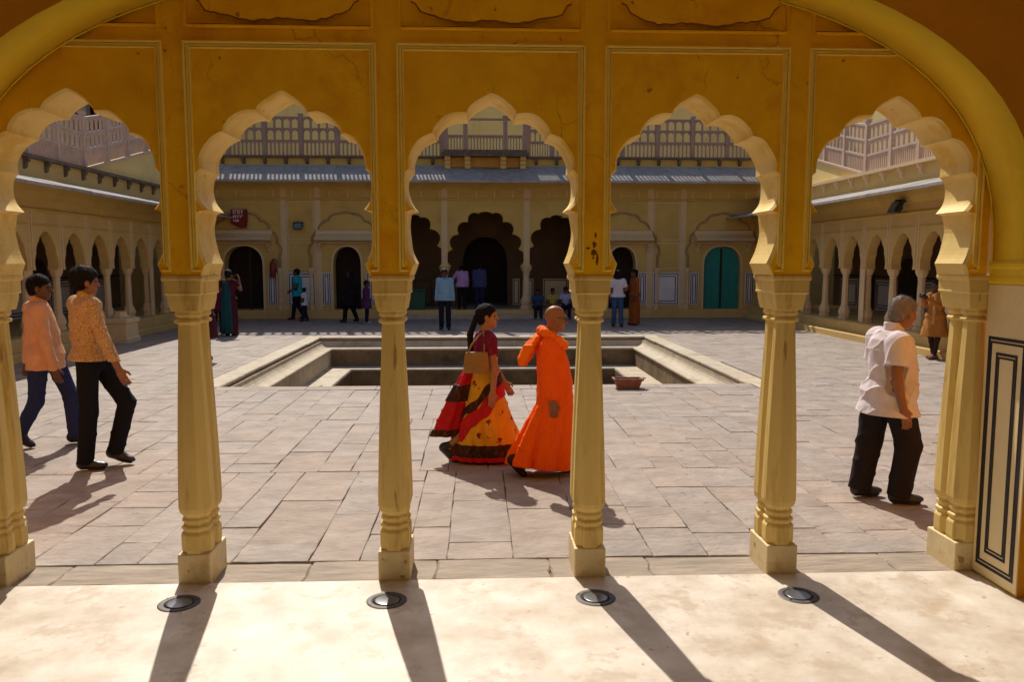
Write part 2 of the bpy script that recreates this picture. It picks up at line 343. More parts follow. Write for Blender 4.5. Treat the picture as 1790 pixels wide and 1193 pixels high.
gf = MB(); gf.box(-7, 7, -4.0, 4.565, -0.2, 0.004)
tag(gf.build('gallery_floor', floorm), kind='structure')
th = empty('threshold'); tag(th, kind='structure')
x = -3.2
while x < 3.2:
    ln = rs.uniform(0.5, 0.95); mb = MB(); y = 4.567
    while y < 4.88:
        dy = 0.33; y1 = min(4.89, y + dy)
        if 4.89 - y1 < 0.06: y1 = 4.89
        slab_mesh(mb, x, min(x + ln, 3.2), y, y1, rs.uniform(-.010, .001), 0.012, 0.010, 0.001, 0.04)
        y = y1
    mb.build('threshold_stone', threshm, th); x += ln

# ------------------------------------------------------------------ pool sunk in the courtyard
pool = empty('pool', ((PX0 + PX1) / 2, (PY0 + PY1) / 2, 0)); tag(pool, kind='structure'); bpy.context.view_layer.update()
def ring_prof(a, b, y):   # helper for pool sides
    pass
def side_T(k):
    x0, x1, y0, y1 = PX0, PX1, PY0, PY1; cx, cy = (x0 + x1) / 2, (y0 + y1) / 2
    if k == 0: return (lambda u, v, z: (x0 + v - cx, u - cy, z)), y0, y1          # left side, v grows inward
    if k == 1: return (lambda u, v, z: (x1 - v - cx, u - cy, z)), y0, y1
    if k == 2: return (lambda u, v, z: (u - cx, y1 - v - cy, z)), x0, x1          # far side
    return (lambda u, v, z: (u - cx, y0 + v - cy, z)), x0, x1
cove = [(0.10, -0.075)] + [(0.10 + 0.24 * (1 - math.cos(t * math.pi / 2)), -0.085 - 0.15 * math.sin(t * math.pi / 2)) for t in np.linspace(0, 1, 6)] + [(0.37, -0.235), (0.385, -0.25), (0.385, -0.275), (0.36, -0.285)]
for k in range(4):
    T, a, b = side_T(k)
    # coping slabs
    u = a - 0.34
    while u < b + 0.34 - 0.01:
        ln = rs.uniform(0.7, 1.25); u1 = min(u + ln, b + 0.34)
        if b + 0.34 - u1 < 0.4: u1 = b + 0.34
        ua, ub = u, u1
        if k >= 2: ua, ub = max(u, a), min(u1, b)
        if ub - ua > 0.05:
            mb = MB(T); e = rs.uniform(-.008, .008)
            mb.prism_u([(-0.335, -0.03), (0.03 + e, -0.055), (0.035 + e, -0.012), (0.022 + e, 0.004), (-0.32, 0.004)], ua + 0.004, ub - 0.004)
            mb.build('coping_slab', poolm if k != 3 else slabm, pool)
        u = u1
    # moulded rim, mitred by depth
    def strip(prof, m, name):
        mb = MB(T)
        for p, q in zip(prof, prof[1:]):
            mb.face(mb.vs([(a + p[0], p[0], p[1]), (b - p[0], p[0], p[1]), (b - q[0], q[0], q[1]), (a + q[0], q[0], q[1])]))
        return mb.build(name, m, pool)
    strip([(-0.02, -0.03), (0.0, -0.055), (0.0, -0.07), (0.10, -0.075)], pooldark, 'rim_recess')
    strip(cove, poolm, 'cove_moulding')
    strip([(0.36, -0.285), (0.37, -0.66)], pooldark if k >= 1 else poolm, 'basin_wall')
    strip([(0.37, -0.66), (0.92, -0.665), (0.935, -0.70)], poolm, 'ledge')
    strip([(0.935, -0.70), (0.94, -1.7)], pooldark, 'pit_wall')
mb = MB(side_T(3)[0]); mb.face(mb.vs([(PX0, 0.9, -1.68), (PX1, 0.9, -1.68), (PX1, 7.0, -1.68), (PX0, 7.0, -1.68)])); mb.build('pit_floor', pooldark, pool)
mb = MB(); n = 26; c = (-3.22, 14.9)
pts = [(c[0] + (0.22 + 0.03 * math.sin(3 * t) + 0.02 * math.sin(7 * t)) * math.cos(t), c[1] + (1.45 + 0.2 * math.sin(2 * t + 1) + .1 * math.sin(5 * t)) * math.sin(t), -0.654) for t in np.linspace(0, 2 * math.pi, n, endpoint=False)]
mb.face(mb.vs(pts)); tag(mb.build('water_puddle', algae), kind='structure')

# ------------------------------------------------------------------ the wide arch nearest the camera
AY0, AY1 = 4.16, 4.558
ACX, AHW, ASP, ARISE, APW = 0.07, 2.93, 1.86, 1.62, 2.55
aw = thing('arched_wall', 'wide yellow plastered arch framing the whole view from the gallery', 'arch', (ACX, AY0, 0))
def bigprof(e=0.0):
    out = []
    N = 40
    for k in range(N + 1):
        a = math.pi * k / N; c, s_ = math.cos(a), math.sin(a)
        out.append((-(AHW + e) * math.copysign(abs(c) ** (2 / APW), c), ASP + (ARISE + e) * abs(s_) ** (2 / APW)))
    return out
T = lambda u, v, z: (u, v - AY0, z)
mb = MB(T)
pr = [(-AHW, 0.0)] + bigprof() + [(AHW, 0.0)]
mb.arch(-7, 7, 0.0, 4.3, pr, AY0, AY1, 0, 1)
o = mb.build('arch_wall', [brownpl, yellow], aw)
for p in o.data.polygons:
    if p.material_index == 1 and len(p.vertices) == 4: p.use_smooth = True
for s_ in (-1, 1):
    # cream dado on the jamb, impost moulding, black inlay lines
    T2 = (lambda s_: (lambda u, v, z: (s_ * (AHW - v), u - AY0, z)))(s_)
    mb = MB(T2); mb.box(AY0 + 0.001, AY1 - 0.006, -0.001, 0.006, 0.02, 1.745); d = mb.build('jamb_panel', jambcream, aw)
    mb = MB(T2)
    for (e, wd) in ((0.0, 0.018), (0.026, 0.012), (0.088, 0.016), (0.112, 0.011)):
        frame(mb, AY0 + 0.03 + e * 0.85, AY1 - 0.035 - e * 0.85, 0.075 + e, 1.445 - e, 0.004, 0.0085, wd)
    mb.build('inlay', black, d)
    mb = MB(T2); mb.prism_u([(-0.002, 1.75), (0.006, 1.75), (0.012, 1.765), (0.012, 1.785), (0.007, 1.80), (0.007, 1.835), (0.016, 1.85), (0.016, 1.868), (0.004, 1.885), (-0.002, 1.885)], AY0 - 0.012, AY1 - 0.004)
    mb.build('impost_moulding', yellow, aw)
# thin bead where the soffit meets the arcade
mb = MB(T); pa = [(p[0], AY1 - 0.02, p[1]) for p in bigprof(-0.004)]
mb.tube(pa, 0.006, 6); mb.build('bead_moulding', yellow, aw, True)

# unseen rest of the gallery round the camera, kept shallow and pale for bounce light
room = thing('gallery_room', 'unseen pale gallery walls and ceiling shaped for bounce light behind the wide arch', 'room', (0, 0, 0))
mb = MB(); mb.box(-5.3, 5.3, -1.8, 4.159, 3.85, 4.1); mb.build('ceiling', roomm, room)
mb = MB(); mb.box(-5.3, 5.3, -1.8, -1.5, -0.1, 3.849); mb.build('back_wall', roomm, room)
for s_ in (-1, 1):
    mb = MB(); mb.box(s_ * 5.0 if s_ > 0 else -5.3, 5.3 if s_ > 0 else -5.0, -1.499, 4.159, -0.1, 3.849); mb.build('end_wall', roomm, room)

# ------------------------------------------------------------------ the five-bay arcade
BAY, BX = 1.16, 0.082
AR0, AR1 = 4.56, 4.87
arc = thing('arcade', 'ochre arcade of five scalloped arches on paired cream columns', 'arcade', (BX, AR0, 0))
TA = lambda u, v, z: (u - BX, v - AR0, z)
half = [[(0.462, 1.80), (0.452, 1.83), (0.438, 1.866)],
        [(0.438, 1.866), (0.470, 1.94), (0.488, 2.05), (0.480, 2.14), (0.470, 2.160), (0.436, 2.169)],
        [(0.436, 2.169), (0.474, 2.222), (0.489, 2.30), (0.480, 2.36), (0.452, 2.391)],
        [(0.452, 2.391), (0.447, 2.462), (0.398, 2.543), (0.352, 2.574), (0.318, 2.584)],
        [(0.318, 2.584), (0.309, 2.615), (0.262, 2.668), (0.202, 2.697), (0.136, 2.697)],
        [(0.136, 2.697), (0.124, 2.722), (0.088, 2.757), (0.035, 2.792), (0.0, 2.808)]]
hp = lobe_chain(half, 4)
mb = MB(TA)
for k in range(5):
    uc = BX + (k - 2) * BAY
    jr = random.Random(40 + k); jp = [jr.uniform(-1, 1) for _ in range(12)]
    jf = lambda p, s_: (uc + s_ * p[0] + (.004 * math.sin(7 * p[1] + 3 * jp[0] + s_) + .0022 * math.sin(31 * p[1] + 5 * jp[1])) * min(1, p[0] * 6), p[1] + (.004 * math.sin(9 * p[0] * s_ + 4 * jp[2]) + .002 * math.sin(37 * p[0] * s_ + jp[3])) * min(1, (p[1] - 1.8) * 5))
    prof = [jf(p, -1) for p in hp] + [jf(p, 1) for p in hp[::-1][1:]]
    mb.arch(uc - BAY / 2, uc + BAY / 2, 1.80, 3.9, prof, AR0, AR1, 0, 1, chamfer=0.028)
mb.build('wall', [ochre, arch_cream], arc)
rs2 = random.Random(5)
for k in range(5):
    uc = BX + (k - 2) * BAY; h = BAY / 2 - 0.055
    mb = MB(TA)
    frame(mb, uc - h, uc + h, 1.835, 3.078, AR0 - 0.020, AR0 + 0.004, 0.012, None, False)
    frame(mb, uc - h + 0.014, uc + h - 0.014, 1.85, 3.064, AR0 - 0.009, AR0 + 0.004, 0.016, None, False)
    frame(mb, uc - h + 0.032, uc + h - 0.032, 1.865, 3.046, AR0 - 0.015, AR0 + 0.004, 0.007, None, False)
    for s_ in (-1, 1):   # short foot joining the frame lines on the pier
        a_, b_ = sorted((uc + s_ * h, uc + s_ * (h - 0.05)))
        mb.box(a_, b_, AR0 - 0.010, AR0 + 0.004, 1.823, 1.8345)
    bev(mb.build('panel_frame', framem, arc), 0.003, 1)
    # frieze cartouche with a frayed lower edge
    mb = MB(TA); hh = h - 0.01
    mb.box(uc - hh, uc - hh + 0.02, AR0 - 0.012, AR0 + 0.004, 3.158, 3.62); mb.box(uc + hh - 0.02, uc + hh, AR0 - 0.012, AR0 + 0.004, 3.158, 3.62)
    mb.box(uc - hh + 0.0201, uc + hh - 0.0201, AR0 - 0.026, AR0 + 0.004, 3.150, 3.163)
    bev(mb.build('frieze_frame', ochre, arc), 0.003, 1)
    n = 34; low = []
    for q in range(n + 1):
        t = -1 + 2 * q / n
        z = 3.190 + 0.080 * abs(t) ** 4 + 0.007 * math.sin(9 * t + k) + 0.005 * abs(math.sin(17 * t + 2 * k)) + rs2.uniform(-.003, .003)
        if abs(t) > 0.93: z += 0.03
        low.append((uc + t * (hh - 0.075), z))
    mb = MB(TA); mb.prism_v(low + [(uc + hh - 0.075, 3.5), (uc - hh + 0.075, 3.5)], AR0 - 0.034, AR0 + 0.004)
    mb.build('frieze_panel', ochre, arc)
    mb = MB(TA); mb.tube([(p_[0], AR0 - 0.030 + rs2.uniform(-.002, .002), p_[1] - 0.004) for p_ in low], 0.0055, 5); mb.build('weathered_edge', stainm, arc)
    mb = MB(TA); mb.tube([(uc - hh + 0.022 + (2 * hh - 0.044) * q / 12, AR0 - 0.004, 3.1655 + rs2.uniform(-.001, .001)) for q in range(13)], 0.0055, 5); mb.build('weathered_groove', stainm, arc)
# dark weathered stain on one pier
mb = MB(TA); cx = BX + 0.5 * BAY
for (x0, z0, w0, h0) in ((0.012, 2.03, .010, .035), (0.006, 1.975, .02, .04), (-0.03, 1.955, .02, .012), (0.0, 1.93, .026, .04), (0.022, 1.89, .012, .075), (0.0, 1.90, .012, .02)):
    pts = [(cx + x0 + w0 * math.cos(t) * rs2.uniform(.7, 1.2) * 0.7, z0 + h0 * 0.5 * math.sin(t) * rs2.uniform(.7, 1.2)) for t in np.linspace(0, 2 * math.pi, 9, endpoint=False)]
    mb.prism_v(pts, AR0 - 0.0015, AR0 + 0.002)
mb.build('stain', stainm, arc)
shaft_prof = [(0.088, 0.178), (0.092, 0.20), (0.092, 0.285), (0.086, 0.297), (0.079, 0.303), (0.079, 0.312), (0.089, 0.322), (0.089, 0.335), (0.074, 0.345), (0.074, 0.356), (0.084, 0.364), (0.084, 0.378),
              (0.076, 0.388), (0.076, 0.396), (0.094, 0.415), (0.101, 0.445), (0.101, 0.50), (0.093, 0.78), (0.080, 1.10), (0.066, 1.40), (0.062, 1.515), (0.062, 1.522), (0.079, 1.527), (0.082, 1.537), (0.077, 1.546), (0.066, 1.550),
              (0.066, 1.560), (0.076, 1.567), (0.079, 1.577), (0.076, 1.588), (0.078, 1.60)]
mb = MB(); mb.lathe(0, 0, shaft_prof, 8); shaft_me = mb.data('shaft', col_cream)
mb = MB()
mb.box(-0.093, 0.093, 0.0, 0.31, -0.03, 0.179)
plinth_me = mb.data('column', plinth_cream)
mb = MB()
def rr(hw, d0, d1, z): return [(-hw, d0, z), (hw, d0, z), (hw, d1, z), (-hw, d1, z)]
mb.loft([rr(0.078, 0.015, 0.295, 1.597), rr(0.089, 0.004, 0.306, 1.655), rr(0.092, 0.001, 0.309, 1.690), rr(0.100, -0.006, 0.316, 1.692), rr(0.103, -0.008, 0.318, 1.700), rr(0.100, -0.006, 0.316, 1.708), rr(0.103, -0.003, 0.313, 1.765), rr(0.112, 0.0, 0.31, 1.770),
         rr(0.114, -0.010, 0.32, 1.772), rr(0.116, -0.012, 0.322, 1.784), rr(0.113, -0.008, 0.318, 1.799)], True)
cap_me = mb.data('capital', col_cream)
for k in range(6):
    u = (k - 2.5) * BAY
    c = link('column', plinth_me, arc); c.location = (u, 0, 0); bev(c, 0.007, 2)
    bev(link('capital', cap_me, c), 0.004, 2)
    for v in (0.088, 0.222):
        s_ = link('shaft', shaft_me, c); s_.location = (0, v, 0); bev(s_, 0.0025, 2, 25)

# round steel uplights let into the floor in front of four columns
for (x_, y_), lb in zip(((-1.648, 4.291), (-0.511, 4.28), (0.652, 4.267), (1.799, 4.249)),
                        ('round steel floor light before the leftmost full column', 'round steel floor light before the column left of the walking woman',
                         'round steel floor light before the column beside the orange robed person', 'round steel floor light before the column left of the old man')):
    t = thing('floor_light', lb, 'floor light', (x_, y_, 0.004), 0, 'uplights set in the gallery floor')
    mb = MB(); mb.lathe(0, 0, [(0.112, 0.0), (0.112, 0.002), (0.106, 0.005), (0.088, 0.006), (0.080, 0.004), (0.078, 0.001)], 40); mb.build('rim', steel, t, False)
    mb = MB(); mb.lathe(0, 0, [(0.078, 0.003), (0.06, 0.005), (0.03, 0.007), (0.001, 0.0075)], 32); mb.build('lens', lens, t, True)
    for q in range(3):
        mb = MB(); aa = q * 2.1 + x_; mb.lathe(0.098 * math.cos(aa), 0.098 * math.sin(aa), [(0.006, 0.004), (0.006, 0.0085), (0.001, 0.0092)], 8); mb.build('screw', blackmetal, t)
# ------------------------------------------------------------------ jali (pierced screen) builder
def jali_bay(mbp, u0, u1, v0, v1, z0, zf, tiers):
    # tiers: (height, number of openings, kind)
    z = z0
    for h, n, kind in tiers:
        mbp.arch_rail = None
        cw = (u1 - u0) / n; rail = 0.045
        for k in range(n):
            a = u0 + k * cw; hw = cw * (0.32 if kind == 'slot' else 0.37)
            za = z + h - rail - 0.02
            zs = z + (h - rail) * (0.72 if kind == 'slot' else 0.62)
            pr = [(a + cw / 2 - hw, z), (a + cw / 2 - hw, zs), (a + cw / 2 - hw * 0.85, zs + (za - zs) * 0.5), (a + cw / 2 - hw * 0.45, zs + (za - zs) * 0.82), (a + cw / 2, za),
                  (a + cw / 2 + hw * 0.45, zs + (za - zs) * 0.82), (a + cw / 2 + hw * 0.85, zs + (za - zs) * 0.5), (a + cw / 2 + hw, zs), (a + cw / 2 + hw, z)]
            mbp.arch(a, a + cw, z, z + h, pr, v0, v1, zf=zf)
        # projecting rail over the tier
        q = [(u0, v0 - 0.02, z + h - rail), (u1, v0 - 0.02, z + h - rail), (u1, v1 + 0.02, z + h - rail), (u0, v1 + 0.02, z + h - rail)]
        lo = mbp.vs([(p[0], p[1], p[2] + zf(p[0])) for p in q]); hi = mbp.vs([(p[0], p[1], p[2] + rail + 0.004 + zf(p[0])) for p in q])
        for e in range(4): mbp.face([lo[e], lo[(e + 1) % 4], hi[(e + 1) % 4], hi[e]])
        mbp.face(lo[::-1]); mbp.face(hi)
        z += h
    return z
TIERS = [(0.40, 12, 'slot'), (0.36, 5, 'arch'), (0.36, 5, 'arch')]

# ------------------------------------------------------------------ the two side wings
WB = 1.17
veranda_shadem = mat('veranda_painted_shade', (0.20, 0.125, 0.07), 0.85, 0.15, 2)  # veranda shade put into the colour, darker than its cream plaster
def wing(s_, xf, yk0, label):
    W = thing('side_wing', label, 'building', (xf, 18.0, 0))
    T = lambda u, v, z: (s_ * v, u - 18.0, z)
    ks = range(-9, 6); y0, y1 = 4.95, 26.55
    mb = MB(T); mb.box(y0, y1, -0.21, 4.4, -0.02, 0.40); mb.box(y0, y1, -0.42, -0.21, -0.02, 0.16); bev(mb.build('plinth', facade2, W), .02, 1)
    # arcade wall with pointed scalloped arches
    mb = MB(T)
    for k in ks:
        uc = yk0 + (k + 0.5) * WB
        pr = foil(uc, 0.425, 1.70, 1.72, 2.50, 3, 0.14, 4, 2.1)
        mb.arch(uc - WB / 2, uc + WB / 2, 1.70, 3.60, pr, 0.0, 0.22)
    ya, yb = yk0 + ks[0] * WB, yk0 + (ks[-1] + 1) * WB
    mb.box(y0, ya, 0.0, 0.22, 0.40, 3.60); mb.box(yb, y1, 0.0, 0.22, 0.40, 3.60)
    mb.build('wall', facade2, W)
    # columns
    prof = [(0.155, 0.40), (0.155, 0.46), (0.125, 0.48), (0.15, 0.53), (0.155, 0.60), (0.12, 0.70), (0.088, 0.76), (0.095, 0.79), (0.086, 0.82), (0.082, 1.2), (0.072, 1.48), (0.09, 1.50), (0.074, 1.53), (0.10, 1.56), (0.135, 1.64), (0.14, 1.70)]
    cm = MB(); cm.lathe(0, 0, prof, 8); cme = cm.data('column', trim)
    for k in list(ks) + [ks[-1] + 1]:
        c = link('column', cme, W); c.location = (s_ * 0.14, yk0 + k * WB - 18.0, 0)
    # raised strips and bands on the face above the arches
    for k in list(ks) + [ks[-1] + 1]:
        u = yk0 + k * WB; mb = MB(T)
        dbl = (k % 3 == 0)
        for du in ((-0.05, 0.05) if not dbl else (-0.09, -0.02, 0.05)):
            mb.box(u + du - 0.018, u + du + 0.018, -0.022, 0.004, 1.73, 2.90)
        if dbl: mb.box(u - 0.12, u + 0.12, -0.012, 0.003, 0.41, 1.699)
        mb.build('pilaster_strip', trim, W)
    mb = MB(T)
    mb.prism_u([(0.002, 2.88), (-0.03, 2.89), (-0.05, 2.92), (-0.03, 2.95), (0.002, 2.96)], y0, y1)
    mb.prism_u([(0.002, 2.60), (-0.02, 2.605), (-0.02, 2.63), (0.002, 2.635)], y0, y1)
    mb.prism_u([(0.002, 3.12), (-0.03, 3.15), (-0.12, 3.27), (-0.16, 3.40), (0.002, 3.40)], y0, y1)
    mb.build('cornice_moulding', facade, W)
    # sloping stone eave in slabs
    for k in range(18):
        a = y0 + k * 1.2; b = min(a + 1.194, y1)
        if b - a < 0.2: continue
        mb = MB(T); dz = random.uniform(-.006, .006)
        mb.prism_u([(0.02, 3.50 + dz), (-0.98, 3.255 + dz), (-1.0, 3.255 + dz), (-1.0, 3.31 + dz), (0.02, 3.575 + dz)], a, b)
        mb.build('eave_slab', eavem, W)
    # band wall over the eave, ledge and brackets
    mb = MB(T); mb.box(y0, y1, 0.03, 0.21, 3.601, 3.93); mb.build('parapet_wall', facade2, W)
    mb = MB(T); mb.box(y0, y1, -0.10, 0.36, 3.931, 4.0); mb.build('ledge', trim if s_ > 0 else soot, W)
    bm_ = MB(T); 
    for k in range(-16, 14):
        u = yk0 + k * 0.78
        if y0 + .2 < u < y1 - .2:
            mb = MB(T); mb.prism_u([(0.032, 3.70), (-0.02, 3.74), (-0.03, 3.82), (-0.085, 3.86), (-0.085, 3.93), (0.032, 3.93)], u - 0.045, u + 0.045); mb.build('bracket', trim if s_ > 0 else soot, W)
    # roof, inner wall of the veranda with white dado and doors
    mb = MB(T); mb.box(y0, y1, 0.2205, 4.4, 3.45, 3.60); mb.build('roof', veranda_shadem, W)
    mb = MB(T); mb.box(y0, y1, 2.75, 2.95, 0.401, 3.449); mb.build('inner_wall', veranda_shadem, W)
    for k in ks:
        u = yk0 + (k + 0.5) * WB
        if k % 2 == 0:
            mb = MB(T); mb.prism_v([(p[0], p[1]) for p in plain_arch(u, 0.42, 0.41, 1.5, 1.95)], 2.70, 2.748); mb.build('doorway', darkin, W)
        else:
            mb = MB(T); mb.box(u - 0.60, u + 0.60, 2.725, 2.748, 0.42, 1.32); d = mb.build('dado_panel', white, W)
            mb = MB(T); frame(mb, u - 0.56, u + 0.56, 0.47, 1.27, 2.715, 2.7245, 0.03); frame(mb, u - 0.48, u + 0.48, 0.55, 1.19, 2.715, 2.7245, 0.025); mb.build('inlay', black, d)
    mb = MB(T); mb.box(y0, y1, 2.722, 2.7475, 1.40, 1.44); mb.build('dado_band', black, W)
    # pierced screens on the roof edge, level and then climbing with the ramp
    yr = yk0 + 0.3; slope = 0.24
    zf = lambda u: max(0.0, (u - yr) * slope)
    mb = MB(T); mb.prism_v([(yr, 4.001), (25.3, 4.001), (25.3, 4.001 + zf(25.3)), ], 0.06, 0.34); mb.build('ramp_wall', rearm, W)
    mb = MB(T); mb.prism_v([(yr, 3.99), (25.3, 3.99 + zf(25.3)), (25.3, 4.04 + zf(25.3)), (yr, 4.04)], 0.0, 0.059); mb.build('ramp_kerb', pink, W)
    k0 = -9
    posts = []
    for k in range(k0, 5):
        a, b = yr + k * WB, yr + (k + 1) * WB; posts.append(a)
        mb = MB(T); jali_bay(mb, a + 0.05, b - 0.05, 0.10, 0.145, 4.0 + 0.04, zf, TIERS); mb.build('screen_panel', pink, W)
    posts.append(yr + 5 * WB)
    for u in posts:
        mb = MB(T); z = 4.0 + zf(u) - (0.02 if zf(u) else 0); mb.box(u - 0.05, u + 0.05, 0.07, 0.175, z, z + 1.24); mb.box(u - 0.065, u + 0.065, 0.055, 0.19, z + 1.24, z + 1.29); mb.build('screen_post', pink, W)
    # wall behind the roof terrace
    mb = MB(T); mb.box(y0, 31.2, 4.401, 4.7, -0.02, 7.3); mb.build('terrace_wall', rearm, W)
    return W
wing(1, 9.3, 18.93, 'cream arcaded side wing behind the old man with pierced screens on its roof')
wing(-1, -8.9, 18.72, 'cream arcaded side wing behind the two walking men with pierced screens on its roof')

mouldm = mat('grimy_shaded_moulding', (0.40, 0.26, 0.12), 0.85, 0.25, 6, 0.2, 20, 0.2)  # brown carries groove dirt and the shading along the mouldings
# ------------------------------------------------------------------ the far building
FY, FX = 26.6, 0.27
P = thing('palace_front', 'ochre palace facade across the courtyard with dark triple arched portal', 'building', (FX, FY, 0))
T = lambda u, v, z: (u, v - FY, z)      # u measured from the middle of the portal
ZP = 0.28
mb = MB(T); mb.box(-9.6, 9.4, 26.30, 26.599, -0.02, ZP); mb.box(-9.6, 9.4, 26.6, 27.2, -0.02, ZP - 0.001); bev(mb.build('plinth', facade2, P), 0.02, 1)
mb = MB(T); mb.box(-3.3, 3.3, 25.98, 26.299, -0.02, 0.14); bev(mb.build('portal_step', poolm, P), 0.015, 1)
# wall in vertical pieces with openings
ZT = 5.02
doors = [(-7.94, 0.62, 2.38), (-4.57, 0.45, 2.36), (4.57, 0.45, 2.36), (7.96, 0.62, 2.38)]
mb = MB(T)
def seg_plain(a, b): mb.box(a, b, FY, FY + 0.45, ZP, ZT)
cuts = [-9.6]
pieces = []
for uc, hw, za in doors:
    pieces.append((uc - 0.75, uc + 0.75, plain_arch(uc, hw, ZP, 1.75, za, 7)))
pieces += [(-3.45, -1.40, foil(-2.36, 0.84, 1.70, 1.74, 3.42, 3, 0.36, 6, 2.0)), (-1.40, 1.40, foil(0, 1.17, 1.70, 1.74, 3.52, 4, 0.36, 6, 2.0)), (1.40, 3.45, foil(2.36, 0.84, 1.70, 1.74, 3.42, 3, 0.36, 6, 2.0))]
pieces.sort()
u = -9.6
for a, b, pr in pieces:
    if a > u + 0.01: seg_plain(u, a)
    mb.arch(a, b, pr[0][1], ZT, pr, FY, FY + 0.45, 0); u = b
seg_plain(u, 9.4)
mb.build('wall', facade, P)
# portal piers: columns under the arch springings
cp = [(0.22, 0.28), (0.22, 0.36), (0.17, 0.40), (0.20, 0.48), (0.20, 0.56), (0.15, 0.66), (0.125, 0.72), (0.14, 0.76), (0.12, 0.80), (0.115, 1.2), (0.10, 1.42), (0.13, 1.45), (0.105, 1.49), (0.14, 1.54), (0.185, 1.64), (0.20, 1.70)]
cm = MB(); cm.lathe(0, 0, cp, 12); cme = cm.data('column', trim)
for x_ in (-1.36, 1.36, -3.36, 3.36):
    for v_ in (0.18,):
        c = link('column', cme, P); c.location = (x_, v_, 0)
for s_ in (-1, 1):
    mb = MB(T); a_, b_ = sorted((s_ * 3.30, s_ * 3.45)); mb.box(a_, b_, FY, FY + 0.45, ZP, 1.70); mb.build('jamb', facade, P)
# inner vestibule
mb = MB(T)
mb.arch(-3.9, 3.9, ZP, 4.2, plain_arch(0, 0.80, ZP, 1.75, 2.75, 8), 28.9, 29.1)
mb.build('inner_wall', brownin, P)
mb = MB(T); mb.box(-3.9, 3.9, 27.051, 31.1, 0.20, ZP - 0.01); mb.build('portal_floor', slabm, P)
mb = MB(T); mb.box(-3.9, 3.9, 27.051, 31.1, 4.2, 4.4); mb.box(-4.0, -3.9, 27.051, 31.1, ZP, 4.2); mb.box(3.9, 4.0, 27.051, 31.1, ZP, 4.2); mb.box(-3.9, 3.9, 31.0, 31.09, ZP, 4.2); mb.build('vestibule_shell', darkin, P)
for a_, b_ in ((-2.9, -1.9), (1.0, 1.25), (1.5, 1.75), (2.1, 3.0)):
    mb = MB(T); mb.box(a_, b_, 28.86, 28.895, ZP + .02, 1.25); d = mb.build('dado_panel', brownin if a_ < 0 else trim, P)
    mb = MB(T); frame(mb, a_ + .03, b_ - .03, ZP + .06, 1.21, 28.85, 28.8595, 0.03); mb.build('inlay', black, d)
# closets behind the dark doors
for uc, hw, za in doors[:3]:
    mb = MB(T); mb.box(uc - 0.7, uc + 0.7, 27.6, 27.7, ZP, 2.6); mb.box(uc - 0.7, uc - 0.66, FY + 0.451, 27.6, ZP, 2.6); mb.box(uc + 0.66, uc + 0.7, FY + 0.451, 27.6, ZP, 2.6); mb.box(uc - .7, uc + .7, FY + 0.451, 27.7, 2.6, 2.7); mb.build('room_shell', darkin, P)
mb = MB(T); mb.box(-7.80, -7.74, 26.78, 26.84, ZP, 2.3); d = mb.build('door_leaf', darkwood, P)
mb = MB(T)
# teal double door
uc, hw, za = doors[3]
dpr = plain_arch(uc, hw - 0.02, ZP + 0.01, 1.75, za - 0.02, 8)
for s_ in (-1, 1):
    pr = [p for p in dpr if (p[0] - uc) * s_ > 0.03]; 
    top = max(dpr, key=lambda p: p[1])
    pr = sorted([p for p in dpr if (p[0] - uc) * s_ > 0.02], key=lambda p: p[1])
    outl = [(uc + s_ * 0.02, ZP + 0.01)] + pr + [(uc + s_ * 0.02, top[1] - 0.01)]
    mb = MB(T); mb.prism_v(outl, 26.78, 26.83); leaf = mb.build('door_leaf', teal, P)
    for (z0, z1) in ((0.40, 0.98), (1.06, 1.62)):
        for (e0, e1) in ((0.08, 0.30), (0.34, 0.55)):
            a_, b_ = sorted((uc + s_ * e0, uc + s_ * e1)); mb = MB(T); frame(mb, a_, b_, z0, z1, 26.755, 26.7795, 0.035); mb.build('panel', teal, leaf)
    a_, b_ = sorted((uc + s_ * 0.08, uc + s_ * 0.40)); mb = MB(T); frame(mb, a_, b_, 1.70, 2.08, 26.755, 26.7795, 0.035); mb.build('panel', teal, leaf)
mb = MB(T); mb.box(uc - 0.03, uc + 0.03, 26.74, 26.7795, ZP + 0.01, za - 0.06); mb.build('door_post', darkwood, P)
